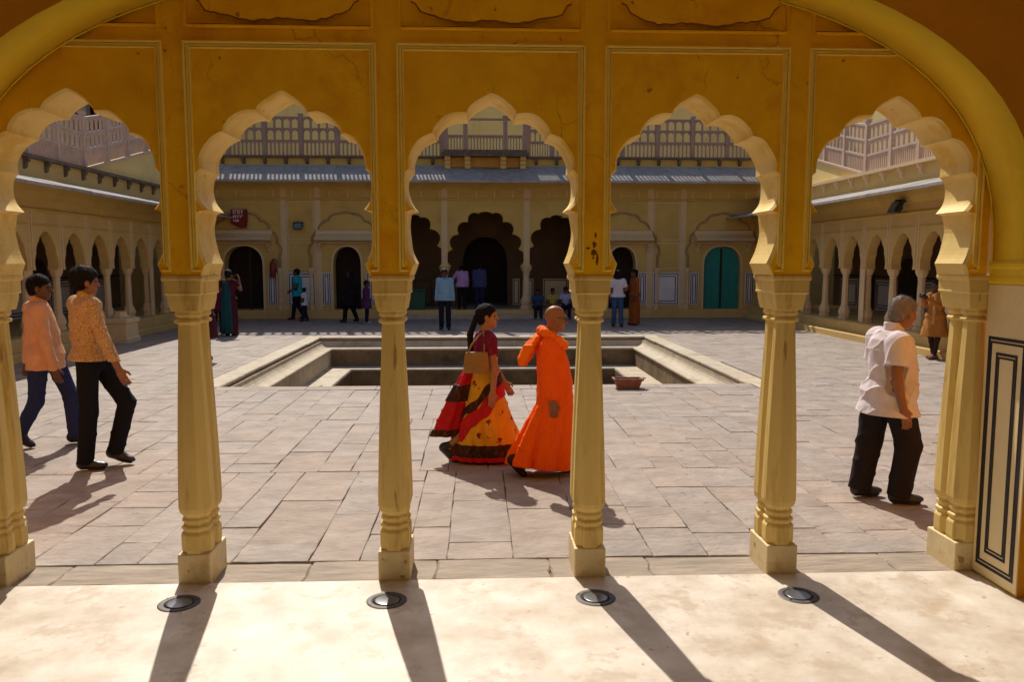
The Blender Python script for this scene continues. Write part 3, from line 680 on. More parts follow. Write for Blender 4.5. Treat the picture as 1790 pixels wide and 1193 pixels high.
# door surrounds: pale frame, hood, many-lobed moulding on little columns
for i, (uc, hw, za) in enumerate(doors):
    mb = MB(T); pr = plain_arch(uc, hw + 0.07, ZP, 1.75, za + 0.06, 8); pi = plain_arch(uc, hw + 0.005, ZP, 1.75, za + 0.005, 8)
    for k in range(len(pr) - 1):
        a, b, c, d = pr[k], pr[k + 1], pi[k + 1], pi[k]
        f = mb.vs([(a[0], FY - 0.025, a[1]), (b[0], FY - 0.025, b[1]), (c[0], FY - 0.025, c[1]), (d[0], FY - 0.025, d[1]), (a[0], FY + .002, a[1]), (b[0], FY + .002, b[1]), (c[0], FY + .002, c[1]), (d[0], FY + .002, d[1])])
        for q in ((0, 1, 2, 3), (0, 4, 5, 1), (2, 6, 7, 3)): mb.face([f[e] for e in q])
    mb.build('door_frame', trim, P)
    mb = MB(T); hx = 0.98
    mb.prism_u([(FY, 2.44), (FY - 0.10, 2.46), (FY - 0.12, 2.50), (FY - 0.36, 2.56), (FY - 0.38, 2.60), (FY - 0.36, 2.63), (FY - 0.12, 2.78), (FY - 0.10, 2.84), (FY - 0.14, 2.90), (FY, 2.94)], uc - hx, uc + hx)
    mb.build('door_hood', trim, P)
    for s_ in (-1, 1):
        mb = MB(T); a_ = uc + s_ * 0.86; mb.prism_u([(FY, 2.16), (FY - 0.05, 2.2), (FY - 0.10, 2.30), (FY - 0.22, 2.40), (FY - 0.22, 2.44), (FY, 2.439)], a_ - 0.05, a_ + 0.05); mb.build('hood_bracket', trim, P)
    mb = MB(T); pr = foil(uc, 1.18, 1.52, 2.05, 3.48, 4, 0.2, 5, 2.0)
    mb.tube([(p[0], FY - 0.012, p[1]) for p in pr], 0.045, 6); mb.build('foil_moulding', mouldm, P)
    for s_ in (-1, 1):
        c = MB(T); c.lathe(uc + s_ * 1.18, FY - 0.01, [(0.09, ZP), (0.09, .40), (0.06, .44), (0.085, .5), (0.055, .62), (0.05, 1.35), (0.07, 1.38), (0.055, 1.42), (0.10, 1.55), (0.10, 1.62), (0.05, 1.66)], 8); c.build('colonnette', trim, P)
# dado panels
def dado(a, b, z0=0.42, z1=1.50, nest=2):
    mb = MB(T); mb.box(a, b, FY - 0.018, FY + 0.002, z0, z1); d = mb.build('dado_panel', white, P)
    mb = MB(T); e = 0.03
    for q in range(nest):
        if b - a - 2 * e < 0.08: break
        frame(mb, a + e, b - e, z0 + e, z1 - e, FY - 0.024, FY - 0.0185, 0.026); e += 0.085 if b - a > 0.5 else 0.06
    mb.build('inlay', black, d)
for s_ in (-1, 1):
    for (a, b, n) in ((5.62, 6.50, 2), (3.52, 3.95, 3), (5.10, 5.40, 3), (6.86, 7.16, 3), (8.75, 9.05, 3)):
        x0, x1 = sorted((s_ * a, s_ * b)); dado(x0, x1, nest=n)
    # tall flat strips that divide the front
    for x_ in (5.50, 6.60, 3.48, 1.36, 9.15):
        mb = MB(T)
        mb.box(s_ * x_ - 0.10, s_ * x_ + 0.10, FY - 0.014, FY + .002, 1.71 if x_ in (1.36, 3.48) else ZP + 0.001, 4.30); mb.box(s_ * x_ - 0.05, s_ * x_ + 0.05, FY - 0.034, FY - 0.0145, 1.71 if x_ in (1.36, 3.48) else ZP + 0.02, 4.29)
        mb.build('pilaster_strip', trim, P)
    x0, x1 = sorted((s_ * 5.62, s_ * 6.48)); mb = MB(T)
    frame(mb, x0, x1, 1.62, 2.50, FY - 0.02, FY + .002, 0.03); frame(mb, x0, x1, 2.58, 3.84, FY - 0.02, FY + .002, 0.03); mb.build('wall_panel_frame', trim, P)
# friezes and cove under the eave
mb = MB(T)
mb.prism_u([(FY + .002, 3.86), (FY - 0.04, 3.88), (FY - 0.06, 3.92), (FY - 0.04, 3.95), (FY + .002, 3.96)], -9.6, 9.4)
mb.prism_u([(FY + .002, 4.20), (FY - 0.05, 4.30), (FY - 0.20, 4.42), (FY - 0.34, 4.50), (FY + .002, 4.52)], -9.6, 9.4)
mb.build('cornice_moulding', facade, P)
for k in range(32):
    x_ = -9.3 + k * 0.6
    mb = MB(T); mb.box(x_ - 0.02, x_ + 0.02, FY - 0.02, FY + .002, 3.962, 4.20); mb.build('frieze_strip', trim, P)
for k in range(16):
    a = -9.6 + k * 1.19; mb = MB(T); dz = random.uniform(-.006, .006)
    mb.prism_u([(FY + 0.0, 4.60 + dz), (25.52, 4.36 + dz), (25.50, 4.36 + dz), (25.50, 4.42 + dz), (FY + 0.0, 5.0 + dz)], a, min(a + 1.184, 9.4)); mb.build('eave_slab', eavem, P)
# terrace edge
mb = MB(T); mb.box(-9.6, 9.4, FY + 0.1, FY + 0.4, ZT + .001, 5.24); mb.build('parapet_wall', facade, P)
mb = MB(T); mb.box(-9.6, 9.4, FY - 0.06, FY + 0.45, 5.241, 5.31); mb.build('ledge', soot, P)
mb = MB(T); mb.box(-9.6, 9.4, FY + 0.451, 31.0, 5.05, 5.25); mb.build('terrace_floor', facade2, P)
for k in range(28):
    x_ = -9.2 + k * 0.68
    if abs(x_) < 1.5: continue
    mb = MB(T); mb.prism_u([(FY + 0.11, 5.03), (FY + 0.03, 5.08), (FY - 0.03, 5.18), (FY - 0.03, 5.24), (FY + 0.11, 5.24)], x_ - 0.05, x_ + 0.05); mb.build('bracket', soot, P)
zf0 = lambda u: 0.0
BT = [(0.50, 8, 'slot'), (0.38, 4, 'arch'), (0.36, 4, 'arch')]
pu = [-9.5 + k * 1.17 for k in range(17)]
pu = [u for u in pu if abs(u) > 1.35] 
edges = sorted(pu + [-1.42, 1.42])
for a, b in zip(edges, edges[1:]):
    if a > -1.43 and b < 1.43: continue
    if b - a < 0.3: continue
    mb = MB(T); jali_bay(mb, a + 0.06, b - 0.06, FY + 0.10, FY + 0.145, 5.312, zf0, BT); mb.build('screen_panel', mauve, P)
for u in edges:
    mb = MB(T); mb.box(u - 0.065, u + 0.065, FY + 0.06, FY + 0.19, 5.312, 6.60); mb.box(u - 0.08, u + 0.08, FY + 0.04, FY + 0.21, 6.601, 6.65); mb.build('screen_post', mauve, P)
# central balcony
bal = MB(T); bal.box(-1.40, 1.40, FY - 0.62, FY + 0.5, 5.32, 5.36); bal.box(-1.34, 1.34, FY - 0.56, FY + 0.5, 5.361, 5.45); bal.box(-1.38, 1.38, FY - 0.60, FY - 0.061, 5.25, 5.319)
bl = bal.build('balcony', soot, P)
for x_ in (-1.22, -0.58, 0.58, 1.22):
    mb = MB(T); mb.prism_u([(FY - 0.0, 4.86), (FY - 0.30, 4.88), (FY - 0.30, 4.98), (FY - 0.36, 5.02), (FY - 0.36, 5.10), (FY - 0.46, 5.15), (FY - 0.46, 5.249), (FY - 0.0, 5.249)], x_ - 0.09, x_ + 0.09); mb.build('balcony_bracket', facade2, bl)
mb = MB(T); mb.box(-1.12, 1.12, FY - 0.22, FY + 0.099, 4.93, 5.24); mb.build('balcony_apron', mat('orange_ochre', (0.52, 0.26, 0.05), 0.8, 0.15, 3), bl)
for x_ in (-1.27, -0.64, 0.64, 1.27):
    mb = MB(T); mb.box(x_ - 0.07, x_ + 0.07, FY - 0.54, FY - 0.41, 5.451, 6.46); mb.box(x_ - 0.09, x_ + 0.09, FY - 0.56, FY - 0.39, 6.461, 6.52); mb.build('balcony_post', mauve, bl)
for a, b, n in ((-1.19, -0.72, 5), (-0.56, 0.56, 11), (0.72, 1.19, 5)):
    mb = MB(T); jali_bay(mb, a, b, FY - 0.50, FY - 0.46, 5.452, zf0, [(0.46, n, 'slot')]); mb.build('balcony_rail', mauve, bl)
mb = MB(T); mb.box(-1.19, 1.19, FY - 0.52, FY - 0.43, 6.38, 6.44); mb.build('balcony_lintel', mauve, bl)

# tall wall closing the view behind the terrace
rw = thing('rear_wall', 'tall plain cream wall rising behind the roof terrace', 'wall', (0, 31.1, 0))
mb = MB(); mb.box(-16, 16, 0, 0.4, -0.02, 8.4); mb.build('wall', rearm, rw)
for k in range(9):
    x_ = -14 + k * 3.5
    mb = MB(); mb.box(x_ - .09, x_ + .09, -0.05, -0.001, 5.2, 8.3); mb.build('pilaster_strip', rearm, rw)
mb = MB(); mb.prism_u([(0, 7.9), (-0.08, 7.95), (-0.12, 8.05), (-0.10, 8.15), (0, 8.2)], -16, 16); mb.build('string_course', rearm, rw)
# small upper room with dark openings, seen over the leftmost screen
ur = thing('upper_room', 'pale upper room with dark openings above the screens on the left wing', 'building', (-13.0, 27.4, 4.4))
mb = MB()
mb.box(-2.0, 3.0, 0, 0.3, -0.4, 1.75); mb.box(-2.0, 3.0, 0, 0.3, 2.75, 3.6)
for k in range(6): mb.box(-2.0 + k * 0.95, -1.75 + k * 0.95, 0.001, 0.299, 1.75, 2.75)
mb.build('wall', pink, ur)
mb = MB(); mb.box(-2.0, 3.0, 0.9, 1.0, -0.4, 3.6); mb.build('inner_wall', darkin, ur)
mb = MB(); mb.prism_u([(0.3, 3.605), (-0.5, 3.50), (-0.5, 3.55), (0.3, 3.75), (1.0, 3.75), (1.0, 3.605)], -2.1, 3.1); mb.build('roof', eavem, ur)

# ------------------------------------------------------------------ small fixed things
# red notice over the far left door
sg = thing('notice_board', 'dark red square notice with white lettering above a dark doorway', 'sign', (-7.70, FY - 0.19, 3.25))
out = [(-0.26, 0.30), (0.26, 0.31), (0.27, 0.0), (0.25, -0.14), (0.22, -0.28), (0.02, -0.30), (-0.12, -0.22), (-0.26, -0.14)]
mb = MB(); mb.prism_v(out, -0.02, 0.02); mb.build('board', signred, sg)
rt = random.Random(3); mb = MB()
for row, (z, h, x0, x1) in enumerate(((0.15, 0.13, -0.20, 0.14), (0.02, 0.09, -0.20, 0.14), (-0.10, 0.07, -0.20, 0.0))):
    mb.box(x0, x1, -0.026, -0.0205, z + h - 0.018, z + h)
    x_ = x0 + 0.01
    while x_ < x1 - 0.03:
        mb.box(x_, x_ + 0.018, -0.026, -0.0206, z, z + h - 0.0185)
        if rt.random() < .6: mb.box(x_ + 0.0185, x_ + 0.045, -0.026, -0.0206, z + h * rt.choice([.15, .35, .5]), z + h * rt.choice([.15, .35, .5]) + 0.016)
        x_ += rt.uniform(.05, .085)
mb.build('lettering', signwhite, sg)
mb = MB(); mb.box(-0.03, 0.03, 0.021, 0.19, 0.05, 0.09); mb.build('bracket', blackmetal, sg)
def flood(loc, rz, label, tilt=25, sc_=1.0):
    t = thing('floodlight', label, 'floodlight', loc, rz, 'black floodlights on the walls')
    ct, st = math.cos(R(tilt)), math.sin(R(tilt))
    TT = lambda u, v, z: (u * sc_, (v * ct + z * st - 0.30) * sc_, (z * ct - v * st) * sc_)
    mb = MB(TT); mb.loft([[(-.20, -.10, -.16), (.20, -.10, -.16), (.20, -.10, .16), (-.20, -.10, .16)], [(-.18, .0, -.14), (.18, .0, -.14), (.18, .0, .14), (-.18, .0, .14)], [(-.10, .12, -.08), (.10, .12, -.08), (.10, .12, .08), (-.10, .12, .08)]]); bev(mb.build('housing', blackmetal, t), .01)
    mb = MB(TT); mb.box(-.17, .17, -.108, -.101, -.13, .13); mb.build('glass', glassm, t)
    mb = MB(TT); mb.box(-.23, -.205, -.05, .02, -.03, .20); mb.box(.205, .23, -.05, .02, -.03, .20); mb.box(-.23, .23, -.05, .02, .2001, .225); mb.build('yoke', blackmetal, t)
    mb = MB(); mb.box(-.05 * sc_, .05 * sc_, -.32 * sc_, 0, -.03 + .2 * sc_, .03 + .2 * sc_); mb.build('arm', blackmetal, t)
flood((-5.82, FY - 0.002, 2.99), 0, 'black floodlight on the far facade beside the red notice', 25, 0.72)
flood((9.297, 17.06, 3.02), R(-90), 'black floodlight hanging under the eave of the wing behind the old man', 30, 0.8)
# maroon extinguisher beside the far left door
fe = thing('fire_extinguisher', 'maroon fire extinguisher hung on the wall right of the far left door', 'extinguisher', (-6.69, FY - 0.125, 1.36))
mb = MB(); mb.lathe(0, 0, [(.085, 0), (.095, .02), (.095, .42), (.075, .49), (.03, .52), (.03, .56)], 14); mb.build('cylinder', maroonp, fe, True)
mb = MB(); mb.box(-.02, .10, -.015, .015, .56, .60); mb.box(-.03, .03, .0951, .125, .30, .36); mb.build('valve', blackmetal, fe)
mb = MB(); mb.tube([(.08, 0, .58), (.14, 0, .50), (.13, 0, .30), (.11, 0, .18)], .014, 6); mb.build('hose', blackmetal, fe, True)
# terracotta trough at the pool edge
tp = thing('trough_planter', 'reddish terracotta trough on the near edge of the pool', 'planter', (2.22, 11.62, 0.006))
def rect(hx, hy, z): return [(-hx, -hy, z), (hx, -hy, z), (hx, hy, z), (-hx, hy, z)]
mb = MB(); mb.loft([rect(.155, .08, 0), rect(.175, .095, .05), rect(.195, .105, .115), rect(.215, .12, .118), rect(.222, .125, .135), rect(.218, .122, .15), rect(.195, .10, .15), rect(.18, .09, .10)], True); bev(mb.build('trough', terracotta, tp), .005)
mb = MB(); mb.box(-.183, .183, -.093, .093, .10, .118); mb.build('soil', soil, tp)
mb = MB(); mb.loft([[(.216, -.05, .135), (.216, .05, .135), (.216, .05, .152), (.216, -.05, .152)], [(.265, -.03, .142), (.265, .03, .142), (.265, .03, .154), (.265, -.03, .154)]]); mb.build('spout', terracotta, tp)
# carved stone pedestal by the left wing
pd = thing('stone_pedestal', 'carved pale stone block standing before the columns of the left wing', 'pedestal', (-8.32, 18.9, 0.0))
mb = MB(); mb.loft([rect(.30, .36, -.02), rect(.30, .36, .10), rect(.27, .33, .12), rect(.26, .32, .44), rect(.30, .36, .46), rect(.30, .36, .55), rect(.24, .30, .57)], True); bev(mb.build('block', trim, pd), .012)
mb = MB(); mb.lathe(0, 0, [(.20, .571), (.21, .60), (.15, .64), (.14, .70), (.17, .72)], 8); mb.build('cap', trim, pd)
# green bin in the portal
bn = thing('metal_chest', 'dark green metal chest standing in the left bay of the portal', 'chest', (-2.15, 26.50, ZP))
mb = MB(); mb.box(-.42, .42, -.18, .20, .0, .62); bev(mb.build('body', greenp, bn), .015)
mb = MB(); mb.box(-.45, .45, -.21, .23, .621, .68); bev(mb.build('lid', greenp, bn), .015)
mb = MB(); mb.box(-.06, .06, -.20, -.181, .50, .56); mb.build('latch', blackmetal, bn)
# ------------------------------------------------------------------ people: smooth bodies and clothes from blended distance fields
V3 = lambda *a: np.array(a, float)
class Field:
    def __init__(s, lo, hi, h):
        s.h = h; s.lo = np.array(lo, float); s.n = np.ceil((np.array(hi) - s.lo) / h).astype(int) + 1
        s.ax = [s.lo[i] + h * np.arange(s.n[i]) for i in range(3)]
        s.V = np.full(tuple(s.n), 0.25, np.float32)
    def blk(s, lo, hi, pad):
        sl = []
        for i in range(3):
            a = max(0, int((lo[i] - pad - s.lo[i]) / s.h)); b = min(s.n[i], int((hi[i] + pad - s.lo[i]) / s.h) + 2)
            if b <= a: return None, None
            sl.append(slice(a, b))
        sl = tuple(sl); return sl, np.meshgrid(s.ax[0][sl[0]], s.ax[1][sl[1]], s.ax[2][sl[2]], indexing='ij', sparse=True)
    def add(s, prim, k=0.02):
        f, lo, hi = prim; sl, G = s.blk(lo, hi, max(k * 2, 0.03) + 0.02)
        if sl is None: return s
        d = f(*G); a = s.V[sl]
        hh = np.maximum(k - np.abs(a - d), 0) / max(k, 1e-6)
        s.V[sl] = np.minimum(a, d) - hh * hh * k * 0.25
        return s
    def cut(s, prim, k=0.004):     # carve prim away
        f, lo, hi = prim; sl, G = s.blk(lo, hi, 0.06)
        if sl is None: return s
        d = -f(*G); a = s.V[sl]
        hh = np.maximum(k - np.abs(a - d), 0) / max(k, 1e-6)
        s.V[sl] = np.maximum(a, d) + hh * hh * k * 0.25
        return s
    def apply(s, fn):              # displace: V += fn(x,y,z)
        G = np.meshgrid(*s.ax, indexing='ij', sparse=True); s.V = (s.V + fn(*G)).astype(np.float32); return s
    def mesh(s, name, mats, parent, M=None, sharp=False):
        V = s.V; V[0] = V[-1] = 1; V[:, 0] = V[:, -1] = 1; V[:, :, 0] = V[:, :, -1] = 1
        S = V < 0; nx, ny, nz = V.shape
        cnt = np.zeros((nx - 1, ny - 1, nz - 1), np.int8)
        for i in (0, 1):
            for j in (0, 1):
                for k in (0, 1): cnt += S[i:nx - 1 + i, j:ny - 1 + j, k:nz - 1 + k]
        I, J, K = np.nonzero((cnt > 0) & (cnt < 8)); m = len(I)
        if m == 0: return None
        idx = np.full(cnt.shape, -1, np.int32); idx[I, J, K] = np.arange(m)
        acc = np.zeros((m, 3)); num = np.zeros(m)
        cs = [(i, j, k) for i in (0, 1) for j in (0, 1) for k in (0, 1)]
        for a in cs:
            for ax_ in range(3):
                if a[ax_] == 1: continue
                b = list(a); b[ax_] = 1
                va = V[I + a[0], J + a[1], K + a[2]]; vb = V[I + b[0], J + b[1], K + b[2]]
                c = (va < 0) != (vb < 0); t = np.where(c, va / np.where(c, va - vb, 1), 0)
                p = np.array(a, float) + t[:, None] * (np.array(b) - np.array(a))
                acc += p * c[:, None]; num += c
        co = (np.stack([I, J, K], 1) + acc / num[:, None]) * s.h + s.lo
        F = []
        for ax_ in range(3):
            o1, o2 = [(1, 2), (2, 0), (0, 1)][ax_]
            A = [slice(0, None)] * 3; B = [slice(0, None)] * 3
            A[ax_] = slice(0, -1); B[ax_] = slice(1, None)
            s0, s1 = S[tuple(A)], S[tuple(B)]
            E = np.argwhere(s0 != s1); E = E[(E[:, o1] > 0) & (E[:, o2] > 0) & (E[:, o1] < V.shape[o1] - 1) & (E[:, o2] < V.shape[o2] - 1)]
            if len(E) == 0: continue
            def cell(d1, d2):
                q = E.copy(); q[:, o1] -= d1; q[:, o2] -= d2; return idx[q[:, 0], q[:, 1], q[:, 2]]
            q = np.stack([cell(1, 1), cell(0, 1), cell(0, 0), cell(1, 0)], 1)
            fl = s0[E[:, 0], E[:, 1], E[:, 2]]
            q[~fl] = q[~fl][:, ::-1]; F.append(q)
        F = np.concatenate(F); F = F[(F >= 0).all(1)]
        me = bpy.data.meshes.new(name)
        me.vertices.add(m); me.vertices.foreach_set('co', co.ravel()); me.loops.add(len(F) * 4); me.polygons.add(len(F))
        me.loops.foreach_set('vertex_index', F.ravel().astype(np.int32)); me.polygons.foreach_set('loop_start', np.arange(0, len(F) * 4, 4, dtype=np.int32))
        me.polygons.foreach_set('use_smooth', np.ones(len(F), bool)); me.update(calc_edges=True); me.validate()
        me.materials.append(mats); return link(name, me, parent)

def cone(a, b, ra, rb=None):
    a = np.array(a, float); b = np.array(b, float); rb = ra if rb is None else rb; ba = b - a; L2 = max(ba @ ba, 1e-9)
    def f(x, y, z):
        px, py, pz = x - a[0], y - a[1], z - a[2]
        t = np.clip((px * ba[0] + py * ba[1] + pz * ba[2]) / L2, 0, 1)
        return np.sqrt((px - t * ba[0]) ** 2 + (py - t * ba[1]) ** 2 + (pz - t * ba[2]) ** 2) - (ra + (rb - ra) * t)
    r = max(ra, rb); return f, np.minimum(a, b) - r, np.maximum(a, b) + r
def ell(c, r, M=None):
    c = np.array(c, float); r = np.array(r, float); M = np.eye(3) if M is None else M; mr = r.min()
    def f(x, y, z):
        p = [x - c[0], y - c[1], z - c[2]]
        q = [(M[0, i] * p[0] + M[1, i] * p[1] + M[2, i] * p[2]) / r[i] for i in range(3)]
        k0 = np.sqrt(q[0] ** 2 + q[1] ** 2 + q[2] ** 2); k1 = np.sqrt((q[0] / r[0]) ** 2 + (q[1] / r[1]) ** 2 + (q[2] / r[2]) ** 2)
        return k0 * (k0 - 1) / np.maximum(k1, 1e-6)
    R_ = r.max(); return f, c - R_, c + R_
def loft(levels, phi=0.0, folds=None, squeeze=0.85):
    # levels: (z, cx, cy, r_forward, r_side); folds(theta, z) -> relative radius change
    L = sorted(levels); zz = [l[0] for l in L]; col = list(zip(*L)); c_, s_ = math.cos(phi), math.sin(phi)
    def f(x, y, z):
        g = lambda i: np.interp(z, zz, col[i])
        dx, dy = x - g(1), y - g(2); u = dx * c_ + dy * s_; v = -dx * s_ + dy * c_
        rx, ry = g(3), g(4); k = np.sqrt((u / rx) ** 2 + (v / ry) ** 2)
        if folds: k = k / (1 + folds(np.arctan2(v, u), z))
        d = (k - 1) * np.minimum(rx, ry) * squeeze
        return np.maximum(d, np.maximum(zz[0] - z, z - zz[-1]))
    mx = max(max(l[3], l[4]) for l in L) * 1.25
    cx = [l[1] for l in L]; cy = [l[2] for l in L]
    return f, V3(min(cx) - mx, min(cy) - mx, zz[0]), V3(max(cx) + mx, max(cy) + mx, zz[-1])
def half(p, n):      # half space, solid where (x-p).n < 0
    p = np.array(p, float); n = np.array(n, float); n /= np.linalg.norm(n)
    return (lambda x, y, z: (x - p[0]) * n[0] + (y - p[1]) * n[1] + (z - p[2]) * n[2]), V3(-9, -9, -9), V3(9, 9, 9)
def wrinkle(amp, f=1.0, seed=0.0):
    def fn(x, y, z):
        wp = 1.3 * np.sin(7 * x + 5 * z + 4 * y + seed) + 0.8 * np.sin(11 * y - 6 * z + 2 * seed)
        r1 = 1 - np.abs(np.sin(f * (13 * z + 9 * x + 5 * y) + wp + seed)); r2 = 1 - np.abs(np.sin(f * (17 * z - 12 * x + 9 * y) - 1.2 * wp + 2.1 * seed))
        mk = 0.5 + 0.5 * np.sin(6 * z + 8 * x - 5 * y + 3 * seed)
        return amp * (0.9 - 2.2 * r1 ** 3 * mk - 1.6 * r2 ** 4 * (1 - mk))
    return fn
def unit(v): v = np.array(v, float); return v / np.linalg.norm(v)
def rotm(yaw, pitch=0, roll=0):
    return np.array(Matrix.Rotation(yaw, 3, 'Z') @ Matrix.Rotation(pitch, 3, 'Y') @ Matrix.Rotation(roll, 3, 'X'))

def cloth(name, c, rough=0.85, var=0.12, scale=9, **k): return mat(name, c, rough, var, scale, 0.55, 13, 0.12, stretch=(1, 1, 0.55), bdist=0.03, **k)
def skin(name, c): return mat(name, c, 0.5, 0.08, 12, 0.08, 90, 0.35)
SK_DARK = skin('skin_dark_brown', (0.115, 0.050, 0.028)); SK_MID = skin('skin_brown', (0.24, 0.10, 0.05)); SK_WARM = skin('skin_warm', (0.36, 0.16, 0.075))
HAIR = mat('black_hair', (0.012, 0.009, 0.008), 0.65, 0.4, 60, 0.8, 130, 0.12, stretch=(1, 1, 0.25)); GREYH = mat('grey_hair', (0.22, 0.19, 0.19), 0.6, 0.25, 50, 0.5, 140, 0.3, stretch=(1, 1, 0.3))
SHOE = mat('dark_leather', (0.022, 0.018, 0.020), 0.4, 0.2, 20, 0.05, 60, 0.45); SOLE = mat('pale_sole', (0.30, 0.26, 0.22), 0.8, 0.1, 20)
EYEW = mat('eye_white', (0.6, 0.55, 0.5), 0.3, 0.02, 20, 0.0); EYED = mat('eye_dark', (0.02, 0.012, 0.01), 0.2, 0.02, 20, 0.0)
LIP = mat('lips', (0.22, 0.06, 0.045), 0.5, 0.05, 20, 0.0)

DEF = dict(neck=(0.0, 0, 1.42), head=(0.025, 0, 1.575), shL=(0, .175, 1.385), shR=(0, -.175, 1.385), elL=(-.02, .215, 1.10), elR=(-.02, -.215, 1.10), wrL=(.06, .22, .86), wrR=(.06, -.22, .86),
           hipL=(0, .085, .92), hipR=(0, -.085, .92), knL=(.02, .095, .49), knR=(.02, -.095, .49), anL=(0, .10, .085), anR=(0, -.10, .085), ftL=(1, .15, 0), ftR=(1, -.15, 0), pel=(0, 0, .95))
class Person:
    def __init__(s, label, loc, rz=0.0, hgt=1.70, res=0.008, group=None, phi=0.0, yaw=0.0, nod=0.0, tilt=0.0, skinm=SK_MID, **pose):
        s.E = thing('person', label, 'person', loc, rz, group); s.k = hgt / 1.70; s.E.scale = (s.k,) * 3; s.res = res
        s.J = {a: np.array(b, float) for a, b in DEF.items()}
        for a, b in pose.items(): s.J[a] = np.array(b, float)
        s.phi = phi; s.HM = rotm(yaw, nod, tilt); s.skin = skinm; s.yaw = yaw
    def field(s, lo, hi, res=None): return Field(lo, hi, res or s.res)
    def hp(s, p): return s.J['head'] + s.HM @ np.array(p, float)
    def bounds(s, pad=0.2):
        P_ = np.array([s.J[k] for k in s.J if not k.startswith('ft')]); lo, hi = P_.min(0) - pad, P_.max(0) + pad; lo[2] = -0.02; hi[2] = s.J['head'][2] + 0.2
        return lo, hi
    def torso(s, e=0.0, z0=None, belly=0.0):
        J = s.J; pe, ne = J['pel'], J['neck']; out = []
        for t, rx, ry in ((-.16, .105, .160), (0.0, .118, .168), (.22, .112, .152), (.45, .118, .160), (.70, .125, .178), (.88, .105, .185), (.97, .078, .15), (1.04, .06, .085)):
            c = pe + (ne - pe) * t
            lw = .048 if (e > 0 and t < .1) else 0.0
            out.append((c[2], c[0] + belly * 0.4 * math.exp(-((t - .3) / .25) ** 2), c[1], rx + e + belly * 0.5 * math.exp(-((t - .3) / .25) ** 2) + lw, ry + e + lw))
        return out
    def body(s, bare_feet=False, fingers=True, curl=0.5):
        J = s.J; F = s.field(*s.bounds()); k = 0.02
        F.add(loft(s.torso(-0.02), s.phi), k)
        for q in 'LR':
            F.add(cone(J['sh' + q], J['el' + q], .050, .040), .04); F.add(cone(J['el' + q], J['wr' + q], .041, .027), .03)
            F.add(cone(J['hip' + q], J['kn' + q], .080, .055), .05); F.add(cone(J['kn' + q], J['an' + q], .056, .036), .03)
            F.add(cone(J['an' + q], J['an' + q] + unit(J['ft' + q]) * .05 - V3(0, 0, .035), .034, .026), .03)
            s.hand(F, q, curl, fingers)
        F.add(cone(J['neck'] - V3(0, 0, .03), s.hp((-.02, 0, -.05)), .058, .052), .03)
        H = s.HM
        F.add(ell(s.hp((-.015, 0, .03)), (.098, .077, .092), H), .02); F.add(ell(s.hp((.022, 0, -.045)), (.068, .058, .078), H), .03)
        F.add(ell(s.hp((.066, 0, -.098)), (.022, .026, .020), H), .025)
        F.add(cone(s.hp((.082, 0, .018)), s.hp((.108, 0, -.028)), .008, .014), .012)
        F.add(ell(s.hp((.076, 0, .030)), (.02, .05, .012), H), .02)
        F.add(ell(s.hp((.086, 0, -.063)), (.012, .026, .013), H), .012)
        for q in (1, -1):
            F.add(ell(s.hp((-.006, q * .078, -.012)), (.022, .010, .034), H), .008)
            F.add(ell(s.hp((.055, q * .040, -.03)), (.025, .02, .022), H), .03)
            F.cut(ell(s.hp((.088, q * .032, .008)), (.012, .017, .011), H), .01)
        b = F.mesh('body', s.skin, s.E); s.B = b
        for q in (1, -1):
            e = Field(s.hp((.074, q * .032, .006)) - .03, s.hp((.074, q * .032, .006)) + .03, .004); e.add(ell(s.hp((.075, q * .032, .006)), (.011, .014, .009), H)); e.mesh('eye', EYED, b)
        if s.res < 0.01:
            e = Field(s.hp((.09, 0, -.064)) - .05, s.hp((.09, 0, -.064)) + .05, .004); e.add(ell(s.hp((.092, 0, -.064)), (.008, .024, .009), H)); e.mesh('lips', LIP, b)
        return b
    def hand(s, F, q, curl, fingers):
        J = s.J; w = J['wr' + q]; d = unit(w - J['el' + q]); sg = 1 if q == 'L' else -1
        med = s.J.get('palm' + q); med = V3(0, -sg, 0) if med is None else unit(med)
        med = unit(med - d * (med @ d)); side = np.cross(d, med); 
        fwd = V3(1, 0, 0) if abs(d[0]) < .8 else V3(0, 0, 1)
        if side @ fwd < 0: side = -side
        M = np.stack([d, side, med], 1)
        F.add(ell(w + d * .045, (.055, .040, .018), M), .02)
        if not fingers: F.add(cone(w + d * .05, w + d * .14 + med * .02, .028, .016), .02); return
        for t, L in ((-.030, .068), (-.010, .080), (.010, .084), (.030, .076)):
            p = w + d * .082 + side * t; a = p; dd = d
            for sgm, fr in ((.45, .35), (.32, .6), (.23, .6)):
                ang = curl * fr; ax = unit(dd * math.cos(ang) + med * math.sin(ang)); b = a + ax * L * sgm * 1.05
                F.add(cone(a, b, .0092, .0078), .004); a = b; md = unit(med * math.cos(ang) - dd * math.sin(ang)); dd = ax; med_ = md
        p = w + d * .025 + side * .030; b = p + unit(d * .7 + side * .55 + med * .35) * .04; c = b + unit(d * .9 + side * .1 + med * .4) * .032
        F.add(cone(p, b, .013, .011), .012); F.add(cone(b, c, .0105, .009), .006)
